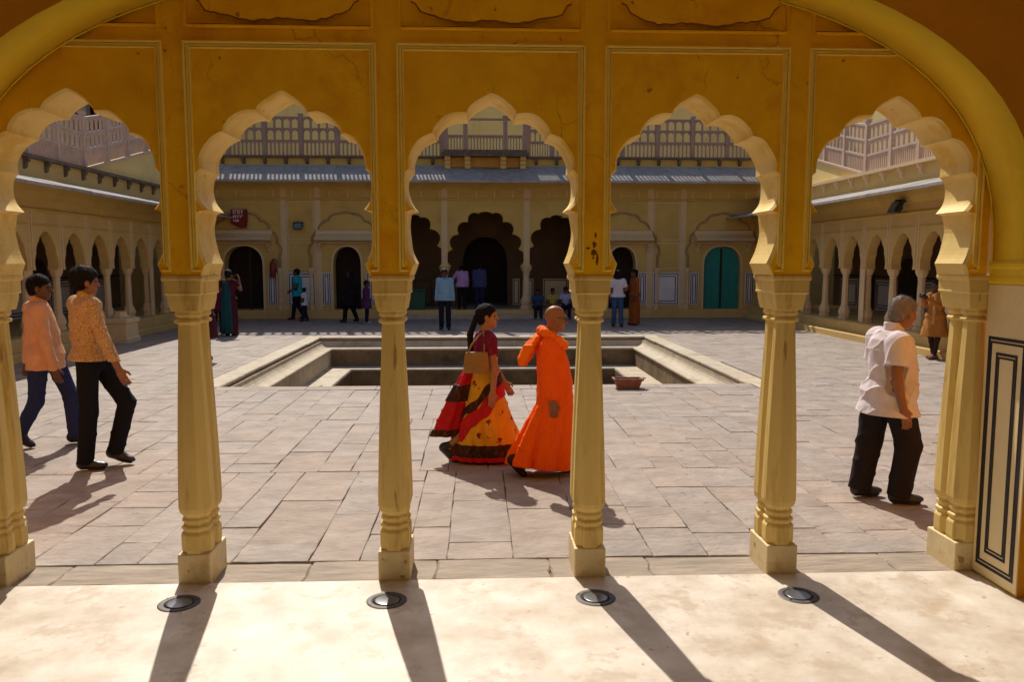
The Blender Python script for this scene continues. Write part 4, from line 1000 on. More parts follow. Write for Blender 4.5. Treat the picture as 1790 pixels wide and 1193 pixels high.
    def shirt(s, m, name='shirt', sleeve=1.0, hem=.84, loose=.018, wr=.0045, belly=0.0, slr=(.064, .056, .050), collar=True, flare=0.0, cuffm=None, amp=1.0, open_neck=0.07):
        J = s.J; lo, hi = s.bounds(); hi[2] = J['neck'][2] + .12; lo[2] = hem - .08
        F = s.field(lo, hi); t = s.torso(loose, belly=belly); t = [l for l in t]
        z0 = t[0][0]
        if hem < z0: t.insert(0, (hem, t[0][1], t[0][2], t[0][3] + .012 + flare, t[0][4] + .012 + flare))
        F.add(loft(t, s.phi, folds=lambda th, z: 0.02 * amp * np.sin(5 * th + 9 * z) * np.clip((1.25 - z) * 2, 0, 1)), .01)
        for q in 'LR':
            sh, el, wr_ = J['sh' + q], J['el' + q], J['wr' + q]
            F.add(ell(sh - V3(0, np.sign(sh[1] - J['neck'][1]) * .02, 0), (.075, .075, .07)), .05)
            if sleeve >= 1: F.add(cone(sh, el, slr[0], slr[1]), .05); F.add(cone(el, el + (wr_ - el) * min(1.0, sleeve - .03 if sleeve > 1 else .98), slr[1], slr[2]), .02)
            else: F.add(cone(sh, sh + (el - sh) * sleeve / .6 * .85, slr[0] + .006, slr[0] + .012), .05)
        F.apply(wrinkle(wr, 1.0, J['pel'][0] * 7 + s.E.location[0]))
        F.cut(half((0, 0, hem), (0, 0, 1)))
        nk = J['neck'] + V3(.02, 0, .045); F.cut(cone(nk - V3(0, 0, .03), nk + V3(.03, 0, .2), open_neck, open_neck + .03))
        if sleeve < 1:
            for q in 'LR':
                sh, el = J['sh' + q], J['el' + q]; p = sh + (el - sh) * sleeve; n = unit(el - sh)
                sl = cone(p, el + (el - sh) * .1, .10)
                F.cut(((lambda x, y, z, f=sl[0], p=p, n=n: np.maximum(f(x, y, z), (p[0] - x) * n[0] + (p[1] - y) * n[1] + (p[2] - z) * n[2])), sl[1], sl[2]))
        o = F.mesh(name, m, s.E)
        if collar:
            n0 = J['neck']; C = Field(n0 - .14, n0 + .16, min(s.res, .01)); c = n0 + V3(.012, 0, .035)
            C.add(cone(c - V3(0, 0, .03), c + V3(-.008, 0, .028), .078, .066)); C.cut(cone(c - V3(0, 0, .1), c + V3(.0, 0, .1), .060, .060)); C.cut(half(c + V3(.075, 0, 0), (-1, 0, .35)))
            C.cut(half(c + V3(0, 0, .045), (0, 0, -1))); C.mesh('collar', m, s.E)
        return o
    def trousers(s, m, name='trousers', r=(.098, .078, .066), top=None, wr=.004, hem=.05, low=.025):
        J = s.J; lo, hi = s.bounds(); pe = J['pel']; hi[2] = pe[2] + .16
        F = s.field(lo, hi); F.add(loft([(pe[2] - .12, pe[0], pe[1], .108, .15), (pe[2], pe[0], pe[1], .125, .172), (pe[2] + .10, pe[0], pe[1], .115, .160)], s.phi), .02)
        for q in 'LR':
            F.add(cone(J['hip' + q], J['kn' + q], r[0], r[1]), .03); a = J['an' + q]; kn = J['kn' + q]; F.add(cone(kn, kn + (a - kn) * 1.05, r[1], r[2]), .02)
        F.apply(wrinkle(wr, .9, 1.3 + s.E.location[0]))
        for q in 'LR':   # flat hems
            a = J['an' + q]; kn = J['kn' + q]; d = unit(a - kn); p = kn + (a - kn) * 1.0 + d * low; sl = cone(p, p + d * .1, .12)
            F.cut(((lambda x, y, z, f=sl[0], p=p, n=d: np.maximum(f(x, y, z), (p[0] - x) * n[0] + (p[1] - y) * n[1] + (p[2] - z) * n[2])), sl[1], sl[2]))
        return F.mesh(name, m, s.E)
    def shoes(s, m=None, sole=None, pitch=(0, 0), sc_=1.0):
        J = s.J; m = m or SHOE
        for q, pt in zip('LR', pitch):
            a = J['an' + q]; f = unit(J['ft' + q]); d = unit(f * math.cos(pt) + V3(0, 0, -1) * math.sin(pt)); up = unit(np.cross(np.cross(d, V3(0, 0, 1)), d)); sd = np.cross(up, d); M = np.stack([d, sd, up], 1)
            h0 = a - up * .035 - d * .03; toe = h0 + d * .19 * sc_
            F = Field(np.minimum(h0, toe) - .13, np.maximum(h0, toe) + .13, min(s.res, .009))
            F.add(cone(h0, h0 + d * .09, .043, .044), .02); F.add(ell(h0 + d * .135 * sc_ - up * .008, (.085, .046, .034), M), .03); F.add(cone(h0 + up * .02, a + up * .03, .044, .044), .03)
            F.cut(half(h0 - up * .040, up), .004); o = F.mesh('shoe', m, s.E)
            F = Field(np.minimum(h0, toe) - .13, np.maximum(h0, toe) + .13, min(s.res, .007))
            F.add(cone(h0, h0 + d * .09, .046, .046), .02); F.add(ell(h0 + d * .135 * sc_, (.088, .049, .06), M), .03)
            F.cut(half(h0 - up * .047, up), .003); F.cut(half(h0 - up * .034, -up), .003); F.mesh('sole', sole or m, o)
    def hair(s, m=HAIR, style='short', vol=0.012):
        H = s.HM; c = s.J['head']; F = Field(c - .22, c + .20, min(s.res, .008))
        F.add(ell(s.hp((-.018, 0, .040)), (.104 + vol * .6, .082 + vol * .5, .090 + vol), H), .01); F.add(ell(s.hp((-.055, 0, -.02)), (.058, .070, .075), H), .03)
        if style == 'long':
            F.add(ell(s.hp((-.06, 0, -.09)), (.05, .075, .12), H), .03)
        F.apply(lambda x, y, z: .0035 * np.sin(110 * x + 35 * z + 3 * np.sin(40 * y)) * np.sin(120 * y + 25 * z) + .004 * np.sin(38 * x + 20 * y) * np.sin(33 * y + 30 * z))
        F.cut(ell(s.hp((.085, 0, -.035)), (.088, .10, .095), H), .01)
        if style != 'long': F.cut(ell(s.hp((.01, 0, -.13)), (.12, .12, .075), H), .01)
        for q in (1, -1): F.cut(ell(s.hp((.0, q * .085, -.02)), (.03, .022, .04), H), .006)
        o = F.mesh('hair', m, s.E)
        if s.res < 0.01 and o:                      # loose strands over the cap of hair
            me = o.data; nv = len(me.vertices); co = np.empty(nv * 3); me.vertices.foreach_get('co', co); co = co.reshape(-1, 3)
            no = np.empty(nv * 3); me.vertices.foreach_get('normal', no); no = no.reshape(-1, 3)
            rg = np.random.RandomState(4); pick = rg.permutation(nv)[:2600]; hc = s.hp((-.02, 0, .05)); vv, ff = [], []
            for i in pick:
                p, nn = co[i], no[i]
                if (p - hc) @ nn < 0: continue
                fl = s.HM @ V3(-.35, 0, -.8) + rg.uniform(-.5, .5, 3); t = fl - nn * (fl @ nn); t = t / max(np.linalg.norm(t), 1e-6)
                L_ = rg.uniform(.012, .030); sd_ = np.cross(nn, t) * .0011; b0 = p - nn * .002; m1 = p + t * L_ * .55 + nn * L_ * .30; e1 = p + t * L_ + nn * L_ * rg.uniform(.05, .40)
                k0 = len(vv); vv += [b0 - sd_, b0 + sd_, m1 + sd_ * .8, m1 - sd_ * .8, e1]; ff += [(k0, k0 + 1, k0 + 2, k0 + 3), (k0 + 3, k0 + 2, k0 + 4)]
            sm = bpy.data.meshes.new('hair_strands'); sm.from_pydata([tuple(a) for a in vv], [], ff); sm.materials.append(m); tag(link('hair_strands', sm, o), kind='stuff')
        return o
    def piece(s, name, m, prims, lo, hi, res=None, k=.02, wr=0.0, cuts=(), wf=1.0, parent=None):
        F = Field(lo, hi, res or s.res)
        for p in prims: F.add(p, k)
        if wr: F.apply(wrinkle(wr, wf, 0.7))
        for c in cuts: F.cut(c)
        return F.mesh(name, m, parent or s.E)

GP = 'visitors in the courtyard'
def px(ref, s):       # picture-scale reading of a pose, in metres from the feet
    return lambda x, y, dy=0.0: ((x - ref[0]) / s, dy, (ref[1] - y) / s)
# --- man in the peach shirt
q = px((90, 782), 170)
p = Person('man in peach shirt and blue jeans walking at the left', (-4.36, 8.19, 0), 0, 1.70, .006, GP, phi=R(28), yaw=R(12), nod=R(4), skinm=SK_DARK,
           head=(-.02, 0, 1.615), neck=(-.06, 0, 1.46), pel=(-.02, 0, .95), shR=(.05, -.155, 1.405), shL=(-.19, .14, 1.405), elR=(.115, -.215, 1.10), wrR=(.175, -.20, .83), elL=(-.27, .20, 1.11), wrL=(-.30, .20, .86),
           hipR=(-.03, -.085, .91), hipL=(.02, .085, .91), knR=(-.07, -.10, .48), anR=(-.25, -.10, .155), knL=(.17, .10, .50), anL=(.19, .10, .095), ftR=(1, .1, 0), ftL=(1, .2, 0))
p.body(); p.hair(HAIR, 'short', .006)
p.shirt(cloth('peach_cotton', (0.60, 0.32, 0.18)), hem=.80, loose=.020, belly=.05)
p.trousers(cloth('blue_denim', (0.022, 0.03, 0.10), scale=40), r=(.098, .076, .064)); p.shoes(cloth('navy_canvas', (0.03, 0.028, 0.06)), SOLE, pitch=(0, .55))
# --- man in the patterned shirt
def patterned():
    m = cloth('patterned_cotton', (0.52, 0.36, 0.21)); n, L = m.node_tree.nodes, m.node_tree.links
    b = n['Principled BSDF']; src = b.inputs['Base Color'].links[0].from_socket
    tc = n.new('ShaderNodeTexCoord'); vo = n.new('ShaderNodeTexVoronoi'); vo.inputs['Scale'].default_value = 46; vo.feature = 'DISTANCE_TO_EDGE'; L.new(tc.outputs['Object'], vo.inputs['Vector'])
    rp = n.new('ShaderNodeValToRGB'); rp.color_ramp.elements[0].position = .06; rp.color_ramp.elements[1].position = .14; L.new(vo.outputs['Distance'], rp.inputs['Fac'])
    mx = n.new('ShaderNodeMix'); mx.data_type = 'RGBA'; L.new(rp.outputs['Color'], mx.inputs[0]); mx.inputs[6].default_value = (.34, .19, .08, 1); L.new(src, mx.inputs[7]); L.new(mx.outputs[2], b.inputs['Base Color'])
    return m
p = Person('man in patterned cream shirt and black trousers striding right', (-3.44, 7.29, 0), 0, 1.70, .006, GP, phi=R(38), yaw=R(38), nod=R(2), skinm=SK_MID,
           head=(-.06, 0, 1.695), neck=(-.075, 0, 1.54), pel=(-.05, 0, 1.02), shR=(.05, -.15, 1.495), shL=(-.21, .13, 1.495), elR=(.165, -.20, 1.20), wrR=(.27, -.17, .93), elL=(-.27, .20, 1.20), wrL=(-.23, .26, .97),
           hipR=(-.04, -.085, .97), hipL=(-.02, .085, .97), knR=(-.045, -.10, .53), anR=(-.095, -.10, .09), knL=(.20, .12, .58), anL=(.085, .10, .135), ftR=(1, .1, 0), ftL=(1, .1, 0))
p.body(); p.hair(HAIR, 'short', .022)
p.shirt(patterned(), hem=1.00, loose=.022)
p.trousers(cloth('black_twill', (0.010, 0.010, 0.016)), r=(.098, .080, .074)); p.shoes(pitch=(.30, 0))
F = Field((-.35, -.25, .96), (.25, .25, 1.05), .008); F.add(loft([(.985, -.05, 0, .132, .180), (1.02, -.05, 0, .131, .178)], p.phi)); F.mesh('belt', SHOE, p.E)
# --- old man
p = Person('old grey haired man in pale short sleeved shirt at the right', (3.20, 6.0, 0), 0, 1.70, .006, GP, phi=R(4), yaw=R(18), nod=R(10), skinm=SK_MID,
           head=(.085, 0, 1.485), neck=(.0, 0, 1.335), pel=(-.01, 0, .88), shR=(-.035, -.185, 1.27), shL=(-.02, .18, 1.28), elR=(-.075, -.235, .99), wrR=(-.015, -.25, .77), elL=(.0, .24, .99), wrL=(.06, .25, .77),
           hipR=(.02, -.09, .84), hipL=(-.04, .09, .84), knR=(.12, -.10, .46), anR=(.06, -.10, .085), knL=(-.09, .10, .45), anL=(-.15, .10, .09), ftR=(1, -.1, 0), ftL=(1, .1, 0))
p.body(curl=.7); p.hair(GREYH, 'short', -.002)
p.shirt(cloth('pale_lilac_cotton', (0.62, 0.55, 0.58)), hem=.705, loose=.030, sleeve=.62, belly=.09, slr=(.080, .076, .07), flare=.03, wr=.0055)
p.trousers(cloth('charcoal_wool', (0.022, 0.016, 0.017)), r=(.118, .098, .088)); p.shoes(pitch=(0, 0))
# --- woman in the sari
k = .885
p = Person('woman in yellow and red sari walking beside the orange robed person', (0.075, 7.39, 0), 0, 1.70 * k, .006, GP, phi=R(4), yaw=R(-4), nod=R(-2), skinm=SK_WARM,
           head=(.02, 0, 1.545), neck=(-.01, 0, 1.39), pel=(-.01, 0, .93), shR=(.03, -.155, 1.305), shL=(-.03, .15, 1.305), elR=(.085, -.205, 1.01), wrR=(.065, -.235, .78), elL=(.08, .20, 1.02), wrL=(.20, .16, .82),
           hipR=(-.02, -.08, .88), hipL=(.02, .08, .88), knR=(-.04, -.06, .49), anR=(-.41, -.06, .165), knL=(.18, .09, .50), anL=(.27, .09, .085), ftR=(1, .05, 0), ftL=(1, .1, 0))
p.body(); h_ = p.hair(HAIR, 'bun', .008)
p.piece('ponytail', HAIR, [ell(p.hp((-.115, 0, .0)), (.035, .035, .04)), cone(p.hp((-.125, 0, -.01)), (-.165, -.02, 1.36), .030, .034), cone((-.165, -.02, 1.36), (-.165, -.04, 1.20), .034, .026), cone((-.165, -.04, 1.20), (-.185, -.04, 1.10), .026, .010)], (-.3, -.15, 1.0), (.0, .12, 1.7), .007, .015)
maroon = cloth('maroon_silk', (0.15, 0.012, 0.035), stain=(.38, .03, .12), stain_amt=.9, stain_scale=26); 
p.shirt(maroon, 'blouse', hem=1.10, loose=.010, sleeve=.50, collar=False, slr=(.066, .062, .06), open_neck=.085)
def sari_mat():
    m = cloth('yellow_sari', (0.68, 0.33, 0.020), rough=.6); n, L = m.node_tree.nodes, m.node_tree.links
    b = n['Principled BSDF']; src = b.inputs['Base Color'].links[0].from_socket
    tc = n.new('ShaderNodeTexCoord'); vo = n.new('ShaderNodeTexVoronoi'); vo.inputs['Scale'].default_value = 7.5; vo.inputs['Randomness'].default_value = .6; L.new(tc.outputs['Object'], vo.inputs['Vector'])
    no = n.new('ShaderNodeTexNoise'); no.inputs['Scale'].default_value = 45; L.new(tc.outputs['Object'], no.inputs['Vector'])
    ad = n.new('ShaderNodeMath'); ad.operation = 'MULTIPLY_ADD'; L.new(no.outputs['Fac'], ad.inputs[0]); ad.inputs[1].default_value = .55; L.new(vo.outputs['Distance'], ad.inputs[2])
    rp = n.new('ShaderNodeValToRGB'); rp.color_ramp.elements[0].position = .47; rp.color_ramp.elements[1].position = .50; L.new(ad.outputs[0], rp.inputs['Fac'])
    mx = n.new('ShaderNodeMix'); mx.data_type = 'RGBA'; L.new(rp.outputs['Color'], mx.inputs[0]); mx.inputs[6].default_value = (.22, .02, .01, 1); L.new(src, mx.inputs[7]); L.new(mx.outputs[2], b.inputs['Base Color'])
    return m
SM = sari_mat(); REDS = cloth('red_sari_border', (0.50, 0.012, 0.014), rough=.55, stain=(.30, .008, .02), stain_amt=.8, stain_scale=14); DKB = cloth('dark_sari_border', (0.045, 0.016, 0.010), rough=.6, stain=(.22, .08, .02), stain_amt=.9, stain_scale=32)
skf = lambda th, z: (.06 - .13 * (1 - np.abs(np.sin(4.5 * th + 2.2 * z + .6 * np.sin(3 * th)))) ** 2 + .025 * np.sin(17 * th + 1 + 5 * z)) * np.clip((.95 - z) * 1.4, 0, 1)
def skirt(e=0.0, z0=.035, z1=1.13): 
    L_ = [(.035, -.01, 0, .375, .22), (.16, .0, 0, .378, .225), (.40, .0, 0, .305, .21), (.65, .0, 0, .215, .195), (.90, -.01, 0, .168, .182), (1.05, -.01, 0, .135, .165), (1.20, 0, 0, .14, .17)]
    g = lambda z, i: np.interp(z, [l[0] for l in L_], [l[i] for l in L_])
    zs = sorted(set([z0, z1] + [l[0] for l in L_ if z0 < l[0] < z1]))
    return loft([(z, g(z, 1), 0, g(z, 3) + e, g(z, 4) + e) for z in zs], 0, skf)
lo, hi = (-.5, -.36, .0), (.5, .36, 1.25)
p.piece('sari', SM, [skirt()], lo, hi, .008, wr=.006)
p.piece('sari_hem', DKB, [skirt(.007, .075, .215)], lo, (.5, .36, .25), .009, wr=.003)
p.piece('hem_edge', REDS, [skirt(.010, .030, .085)], lo, (.5, .36, .15), .009, wr=.003)
def slab_cut(zc, hw): # keep |z - (zc + 1.0 x)| < hw
    n = unit((-1.0, 0, 1.0)); c = V3(0, 0, zc)
    def wv(pp, nn, ph):
        return ((lambda x, y, z: (x - pp[0]) * nn[0] + (y - pp[1]) * nn[1] + (z - pp[2]) * nn[2] + .014 * np.sin(17 * x + 9 * z + ph) + .008 * np.sin(41 * x + 2 * ph)), V3(-9, -9, -9), V3(9, 9, 9))
    return [wv(c + n * hw, -n, zc), wv(c - n * hw, n, zc * 5)]
p.piece('sari_drape', REDS, [skirt(.012, .24, 1.08)], lo, hi, .008, wr=.006, cuts=slab_cut(.62, .065))
p.piece('drape_edge', DKB, [skirt(.014, .28, 1.08)], lo, hi, .008, wr=.006, cuts=slab_cut(.765, .035))
fp = lambda th, z: .16 * np.sin(4 * th + 3 * z)
p.piece('pallu', REDS, [loft([(.30, -.43, -.05, .135, .07), (.45, -.39, -.05, .12, .07), (.75, -.28, -.06, .085, .075), (1.02, -.17, -.06, .05, .08)], 0, fp)], (-.65, -.25, .25), (.0, .15, 1.1), .009, wr=.004)
p.piece('pallu_end', DKB, [loft([(.285, -.435, -.05, .145, .077), (.36, -.415, -.05, .135, .077)], 0, fp)], (-.65, -.25, .25), (.0, .15, .5), .009)
p.piece('pallu_band', DKB, [loft([(.66, -.315, -.055, .105, .081), (.84, -.245, -.06, .079, .082)], 0, fp)], (-.65, -.25, .6), (.0, .15, .95), .009)
p.shoes(pitch=(0, .75), m=SHOE, sole=SOLE)
bag = thing('shoulder_bag', 'tan handbag hanging from the shoulder of the woman in the sari', 'bag', (0.075, 7.39, 0)); bag.scale = (k,) * 3
TAN = mat('tan_leather', (0.27, 0.14, 0.035), 0.5, 0.15, 8, 0.15, 50, 0.4)
F = Field((-.3, -.42, .95), (.2, -.12, 1.3), .007); F.add(loft([(.985, -.10, -.255, .125, .045), (1.03, -.10, -.255, .135, .05), (1.13, -.10, -.25, .125, .038), (1.20, -.10, -.245, .115, .015)], 0)); F.mesh('pouch', TAN, bag)
mb = MB(); mb.tube([(-.19, -.25, 1.18), (-.15, -.235, 1.27), (-.075, -.20, 1.36), (-.035, -.165, 1.395), (-.02, -.12, 1.41)], .010, 6); mb.tube([(-.02, -.25, 1.18), (-.02, -.235, 1.27), (-.025, -.20, 1.36), (-.025, -.165, 1.395), (-.02, -.12, 1.41)], .010, 6); mb.build('strap', TAN, bag, True)
# --- person in orange robes
k = .905
p = Person('shaven headed person in bright orange robes and scarf', (0.63, 6.88, 0), 0, 1.70 * k, .006, GP, phi=R(0), yaw=R(4), nod=R(6), skinm=skin('skin_reddish_brown', (0.26, 0.10, 0.045)),  # even brown skin tone of this person
           head=(.055, 0, 1.53), neck=(-.01, 0, 1.375), pel=(.04, 0, .93), shR=(-.03, -.165, 1.285), shL=(-.03, .165, 1.285), elR=(-.035, -.225, 1.00), wrR=(.0, -.235, .765), elL=(.05, .22, 1.0), wrL=(.14, .2, .78),
           hipR=(0, -.08, .88), hipL=(.03, .08, .88), knR=(-.06, -.06, .50), anR=(-.33, -.06, .165), knL=(.10, .09, .49), anL=(.10, .09, .085), ftR=(1, .05, 0), ftL=(1, -.1, 0))
p.body(curl=.6)
ORG = cloth('saffron_cotton', (0.95, 0.11, 0.002), rough=.7, var=.07); ORG2 = cloth('saffron_scarf', (0.95, 0.16, 0.004), rough=.7, var=.07)
rf = lambda th, z: (.08 - .25 * (1 - np.abs(np.sin(3.5 * th + 1.4 * z + .5 * np.sin(2 * th)))) ** 2 + .03 * np.sin(15 * th + 2 + 2 * z)) * np.clip((1.0 - z) * 1.3, 0, 1)
p.piece('robe', ORG, [loft([(.06, -.115, 0, .325, .22), (.20, -.095, 0, .310, .22), (.40, -.035, 0, .262, .21), (.70, .045, 0, .180, .20), (.95, .045, 0, .172, .195), (1.15, .02, 0, .155, .195), (1.29, -.01, 0, .125, .19), (1.36, -.015, 0, .08, .13), (1.42, -.01, 0, .065, .075)], 0, rf),
        cone(p.J['shR'], p.J['elR'], .078, .080), cone(p.J['elR'], p.J['elR'] + (p.J['wrR'] - p.J['elR']) * .66, .078, .076), cone(p.J['shL'], p.J['elL'], .078, .078), cone(p.J['elL'], p.J['elL'] + (p.J['wrL'] - p.J['elL']) * .86, .078, .08)],
        (-.5, -.42, .03), (.4, .42, 1.5), .008, .03, wr=.004, cuts=[half((-.1, 0, .075), (.12, .1, 1))])
sc_p = [cone((-.085, -.02, 1.42), (-.055, -.105, 1.40), .050, .050), cone((-.055, -.105, 1.40), (.055, -.125, 1.33), .050, .052), cone((.055, -.125, 1.33), (.125, -.06, 1.275), .052, .048), cone((.125, -.06, 1.275), (.13, .05, 1.275), .048, .048), cone((.13, .05, 1.275), (.03, .125, 1.35), .048, .048), cone((.03, .125, 1.35), (-.085, .06, 1.41), .048, .05), cone((-.085, .06, 1.41), (-.085, -.02, 1.42), .05, .05)]
p.piece('scarf', ORG2, sc_p, (-.25, -.3, 1.1), (.3, .3, 1.6), .007, .02, wr=.008, wf=1.6)
p.piece('scarf_tail', ORG2, [loft([(1.08, -.265, .0, .045, .10), (1.15, -.25, 0, .068, .11), (1.27, -.185, 0, .072, .12), (1.38, -.10, .0, .05, .10)], 0, lambda th, z: .10 * np.sin(5 * th + 12 * z))], (-.45, -.25, 1.05), (.05, .25, 1.45), .008, wr=.005, wf=1.4)
p.shoes(pitch=(0, .8), m=cloth('brown_leather', (.05, .022, .012)), sole=SHOE)
mb = MB(); gl = [p.hp(a) for a in ((-.01, -.085, .012), (.06, -.072, .014), (.10, -.062, .012))]
mb.tube([tuple(a) for a in gl], .0035, 5)
for s_ in (-1, 1):
    mb.tube([tuple(p.hp((.103, s_ * .034 + .028 * math.cos(t), .004 + .020 * math.sin(t)))) for t in np.linspace(0, 2 * math.pi, 13)], .003, 5)
mb.tube([tuple(p.hp(a)) for a in ((.105, -.008, .008), (.108, 0, .012), (.105, .008, .008))], .003, 5)
mb.build('spectacles', blackmetal, p.E)

# --- visitors further off
FR = .0125
def simple(label, loc, rz, h, top, bottom, hairs='short', skinm=SK_MID, **pose):
    q = Person(label, loc, rz, h, FR, GP, skinm=skinm, **pose); q.body(fingers=True); q.hair(HAIR, hairs); return q
# woman in ochre kurta taking a picture
p = simple('woman in ochre tunic holding up a phone near the right wing', (8.79, 14.9, 0), R(195), 1.52, None, None, 'long', SK_DARK,
           elR=(.10, -.22, 1.16), wrR=(.30, -.08, 1.33), elL=(.10, .22, 1.14), wrL=(.30, .08, 1.31), anL=(.05, .05, .085), anR=(-.05, -.06, .085), palmR=(0, 1, 0), palmL=(0, -1, 0))
OCH = cloth('ochre_tunic', (0.42, 0.17, 0.035)); p.shirt(OCH, 'tunic', sleeve=1.0, hem=.50, loose=.025, flare=.07, collar=False, slr=(.062, .055, .045))
p.trousers(cloth('dark_leggings', (0.05, 0.025, 0.022)), r=(.085, .062, .048)); p.shoes(cloth('pink_sandal', (.25, .12, .10)))
p.piece('scarf', cloth('gold_scarf', (.55, .33, .10)), [cone((.10, .08, 1.40), (.16, .09, .62), .035, .04), cone((.10, -.08, 1.40), (.02, -.10, 1.42), .04), cone((.10, .08, 1.40), (0, .10, 1.43), .04)], (-.1, -.25, .5), (.3, .25, 1.5), FR, wr=.006)
ph = thing('phone', 'dark phone held up by the woman in the ochre tunic', 'phone', (8.79 - .33, 14.9 - .09, 1.225), R(195)); mb = MB(); mb.box(-.006, .006, -.075, .075, -.035, .04); mb.build('case', blackmetal, ph); mb = MB(); mb.box(-.008, -.0062, -.068, .068, -.03, .035); mb.build('screen', lens, ph)
# woman in teal sari seen from behind
p = simple('woman in teal and maroon sari photographing the far door', (-6.28, 20.43, 0), R(75), 1.66, None, None, 'short', SK_MID, elR=(.06, -.30, 1.20), wrR=(.20, -.18, 1.46), elL=(.08, .26, 1.2), wrL=(.22, .1, 1.44))
TEALC = cloth('teal_silk', (0.012, 0.07, 0.085)); MAR = cloth('maroon_cotton', (0.065, 0.012, 0.02))
p.shirt(MAR, 'blouse', hem=.95, loose=.02, sleeve=.6, collar=False)
sf2 = lambda th, z: .05 * np.sin(8 * th + z)
p.piece('sari', MAR, [loft([(.05, 0, 0, .17, .20), (.5, 0, 0, .19, .22), (.95, 0, 0, .155, .19), (1.02, 0, 0, .14, .175)], 0, sf2)], (-.4, -.4, 0), (.4, .4, 1.1), FR)
p.piece('pallu', TEALC, [loft([(.06, -.07, .0, .16, .17), (.5, -.07, 0, .17, .18), (1.0, -.06, 0, .145, .145), (1.40, -.03, .02, .115, .11)], 0, sf2)], (-.4, -.4, 0), (.4, .4, 1.5), FR); p.shoes()
ph = thing('phone', 'small phone raised by the woman in the teal sari', 'phone', (-6.22, 20.72, 1.52), R(75)); mb = MB(); mb.box(-.006, .006, -.08, .08, -.04, .04); mb.build('case', blackmetal, ph)
# person mostly hidden by the leftmost full column, orange scarf
p = simple('person in dark maroon tunic with long orange scarf half hidden by a column', (-5.08, 15.06, 0), R(170), 1.55, None, None, 'long', SK_DARK)
p.shirt(MAR, 'tunic', hem=.5, loose=.03, flare=.05, collar=False); p.trousers(cloth('black_leggings', (.02, .015, .02)), r=(.085, .06, .045)); p.shoes()
p.piece('scarf', cloth('orange_scarf', (.62, .22, .06)), [cone((.02, .20, 1.38), (.0, .235, .50), .05, .055), cone((.02, .20, 1.38), (.0, 0, 1.45), .05)], (-.2, -.2, .35), (.25, .4, 1.6), FR, wr=.006)
# blue clad visitor beside the teal sari
p = simple('person in maroon and navy standing left of the teal sari', (-6.72, 20.9, 0), R(90), 1.62, None, None)
p.shirt(cloth('wine_cotton', (.12, .02, .05)), hem=.62, loose=.03, flare=.03, collar=False); p.trousers(cloth('navy_cotton', (.02, .022, .06))); p.shoes()
# man in turquoise and the child
p = simple('man in bright turquoise shirt walking past the far dado', (-5.74, 25.72, 0), R(170), 1.64, None, None, 'short', SK_DARK, knL=(.08, .09, .5), anL=(.14, .10, .10), anR=(-.16, -.1, .12), wrL=(.16, .2, .98))
p.shirt(cloth('turquoise_cotton', (.02, .34, .42)), hem=.80, sleeve=.55, loose=.03); p.trousers(cloth('dark_navy', (.014, .014, .035))); p.shoes()
p = simple('small child in white shirt beside the turquoise shirt', (-5.42, 25.2, 0), R(160), 1.04, None, None, 'short', SK_DARK, head=(.025, 0, 1.60), anL=(.08, .1, .085), anR=(-.1, -.1, .1))
p.shirt(cloth('white_cotton', (.62, .60, .68)), hem=.82, sleeve=.6, loose=.03); p.trousers(cloth('dark_blue_shorts', (.02, .022, .06))); p.shoes()
# person in black by the second door
p = simple('person in black walking past the second dark door', (-3.86, 24.47, 0), R(150), 1.65, None, None, 'long', SK_DARK, anL=(.2, .08, .10), knL=(.14, .09, .5), anR=(-.15, -.1, .12))
BLK = cloth('black_cotton', (.012, .010, .012)); p.shirt(BLK, 'tunic', hem=.55, loose=.03, flare=.05, collar=False); p.trousers(BLK); p.shoes()
p = simple('person in dark violet half hidden by the column left of the sari', (-3.36, 24.22, 0), R(10), 1.30, None, None, 'short', SK_DARK)
p.shirt(cloth('violet_cotton', (.10, .03, .10)), hem=.6, loose=.03, flare=.02); p.trousers(cloth('dark_navy', (.014, .014, .035))); p.shoes(cloth('pale_trainer', (.45, .42, .38)))
# man in light blue facing the camera
p = simple('man in light blue shirt and dark trousers facing the pool', (-.90, 21.9, 0), R(-92), 1.67, None, None, 'short', SK_DARK, wrL=(.02, .24, .84), wrR=(.02, -.24, .84))
p.shirt(cloth('light_blue_cotton', (.22, .40, .58)), hem=.82, loose=.03, belly=.04); p.trousers(cloth('dark_navy', (.014, .014, .035))); p.shoes()
# two men in the portal
p = simple('man in lilac striped shirt with arm raised in the portal', (-.52, 26.35, ZP), R(95), 1.50, None, None, 'short', SK_DARK, elL=(.05, .30, 1.20), wrL=(.2, .35, 1.02), neck=(.05, 0, 1.40), head=(.10, 0, 1.53))
p.shirt(cloth('lilac_cotton', (.45, .27, .52)), hem=.86, loose=.03); p.trousers(BLK); p.shoes()
p = simple('man in dark blue shirt seen from behind entering the portal', (.06, 26.5, ZP), R(90), 1.55, None, None, 'short', SK_DARK)
p.shirt(cloth('slate_blue_cotton', (.055, .07, .16)), hem=.82, loose=.03); p.trousers(cloth('navy_cotton', (.02, .022, .06))); p.shoes()
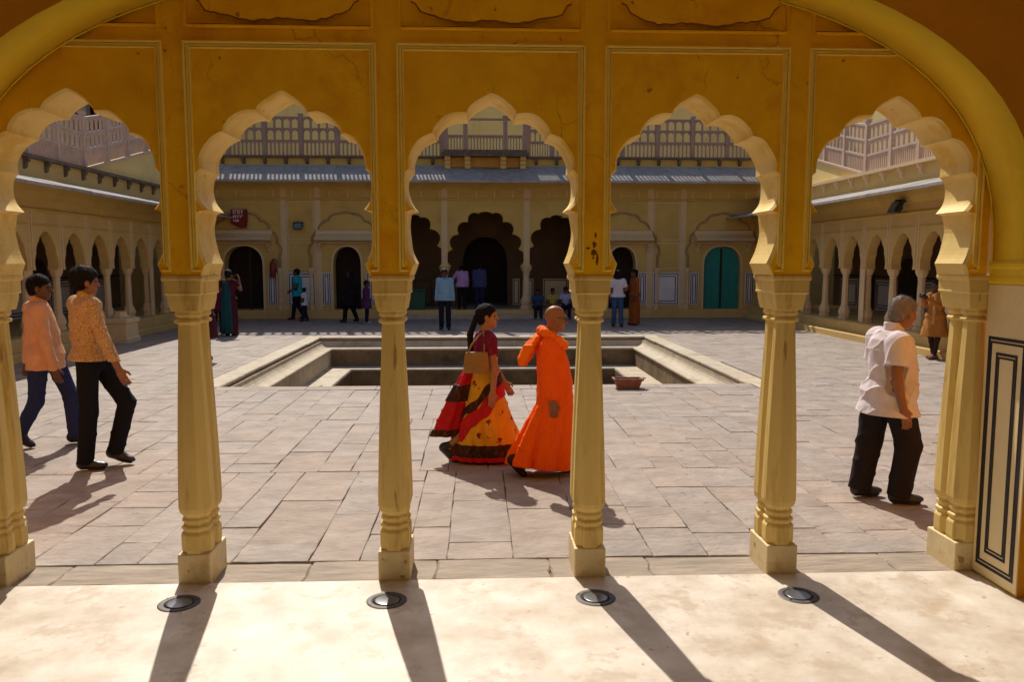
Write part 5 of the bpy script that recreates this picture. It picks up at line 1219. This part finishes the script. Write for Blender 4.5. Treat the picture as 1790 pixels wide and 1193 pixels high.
# three people sitting on the portal step
SIT = dict(pel=(0, 0, .47), neck=(.04, 0, .93), head=(.07, 0, 1.085), shL=(.03, .175, .89), shR=(.03, -.175, .89), elL=(.08, .23, .64), elR=(.08, -.23, .64), wrL=(.28, .12, .57), wrR=(.28, -.12, .57),
           hipL=(.0, .085, .44), hipR=(0, -.085, .44), knL=(.40, .11, .50), knR=(.40, -.11, .50), anL=(.40, .11, .09), anR=(.40, -.11, .09))
for lb, x_, c1, c2, h in (('seated person in bright blue on the portal step', 1.98, (.03, .07, .17), (.02, .02, .05), 1.36), ('seated person in yellow print at the portal behind the orange robe', 2.47, (.45, .33, .08), (.30, .08, .05), 1.40),
                          ('seated person in pale lavender shirt at the portal beside the column', 2.90, (.42, .42, .62), (.015, .015, .04), 1.45)):
    p = simple(lb, (x_, 26.27, -.005 if False else 0.0), R(-90), h, None, None, 'short', SK_DARK, **SIT)
    p.shirt(cloth('seat_top_%d' % int(x_ * 100), c1), hem=.46, loose=.02, sleeve=.6); p.trousers(cloth('seat_bottom_%d' % int(x_ * 100), c2)); p.shoes()
# couple by the door on the right
p = simple('person in white top and blue jeans beside the brown dress', (4.0, 22.64, 0), R(80), 1.62, None, None, 'long', SK_MID, wrR=(.22, -.12, 1.05), elR=(.02, -.25, 1.12), anL=(.1, .12, .085), anR=(-.08, -.12, .09))
p.shirt(cloth('white_cotton', (.62, .60, .68)), hem=.90, loose=.02, sleeve=.7, collar=False); p.trousers(cloth('mid_denim', (.05, .10, .22), scale=40)); p.shoes()
p = simple('woman in rust brown dress standing by the dark door on the right', (4.62, 23.3, 0), R(190), 1.64, None, None, 'long', SK_DARK, wrR=(.25, -.08, 1.22), elR=(.06, -.22, 1.1))
RUST = cloth('rust_cotton', (.30, .085, .018)); p.shirt(RUST, 'bodice', hem=.9, loose=.015, collar=False)
p.piece('skirt', RUST, [loft([(.04, 0, 0, .16, .18), (.5, 0, 0, .165, .19), (.95, 0, 0, .14, .175), (1.02, 0, 0, .135, .165)], 0, sf2)], (-.4, -.4, 0), (.4, .4, 1.1), FR); p.shoes()
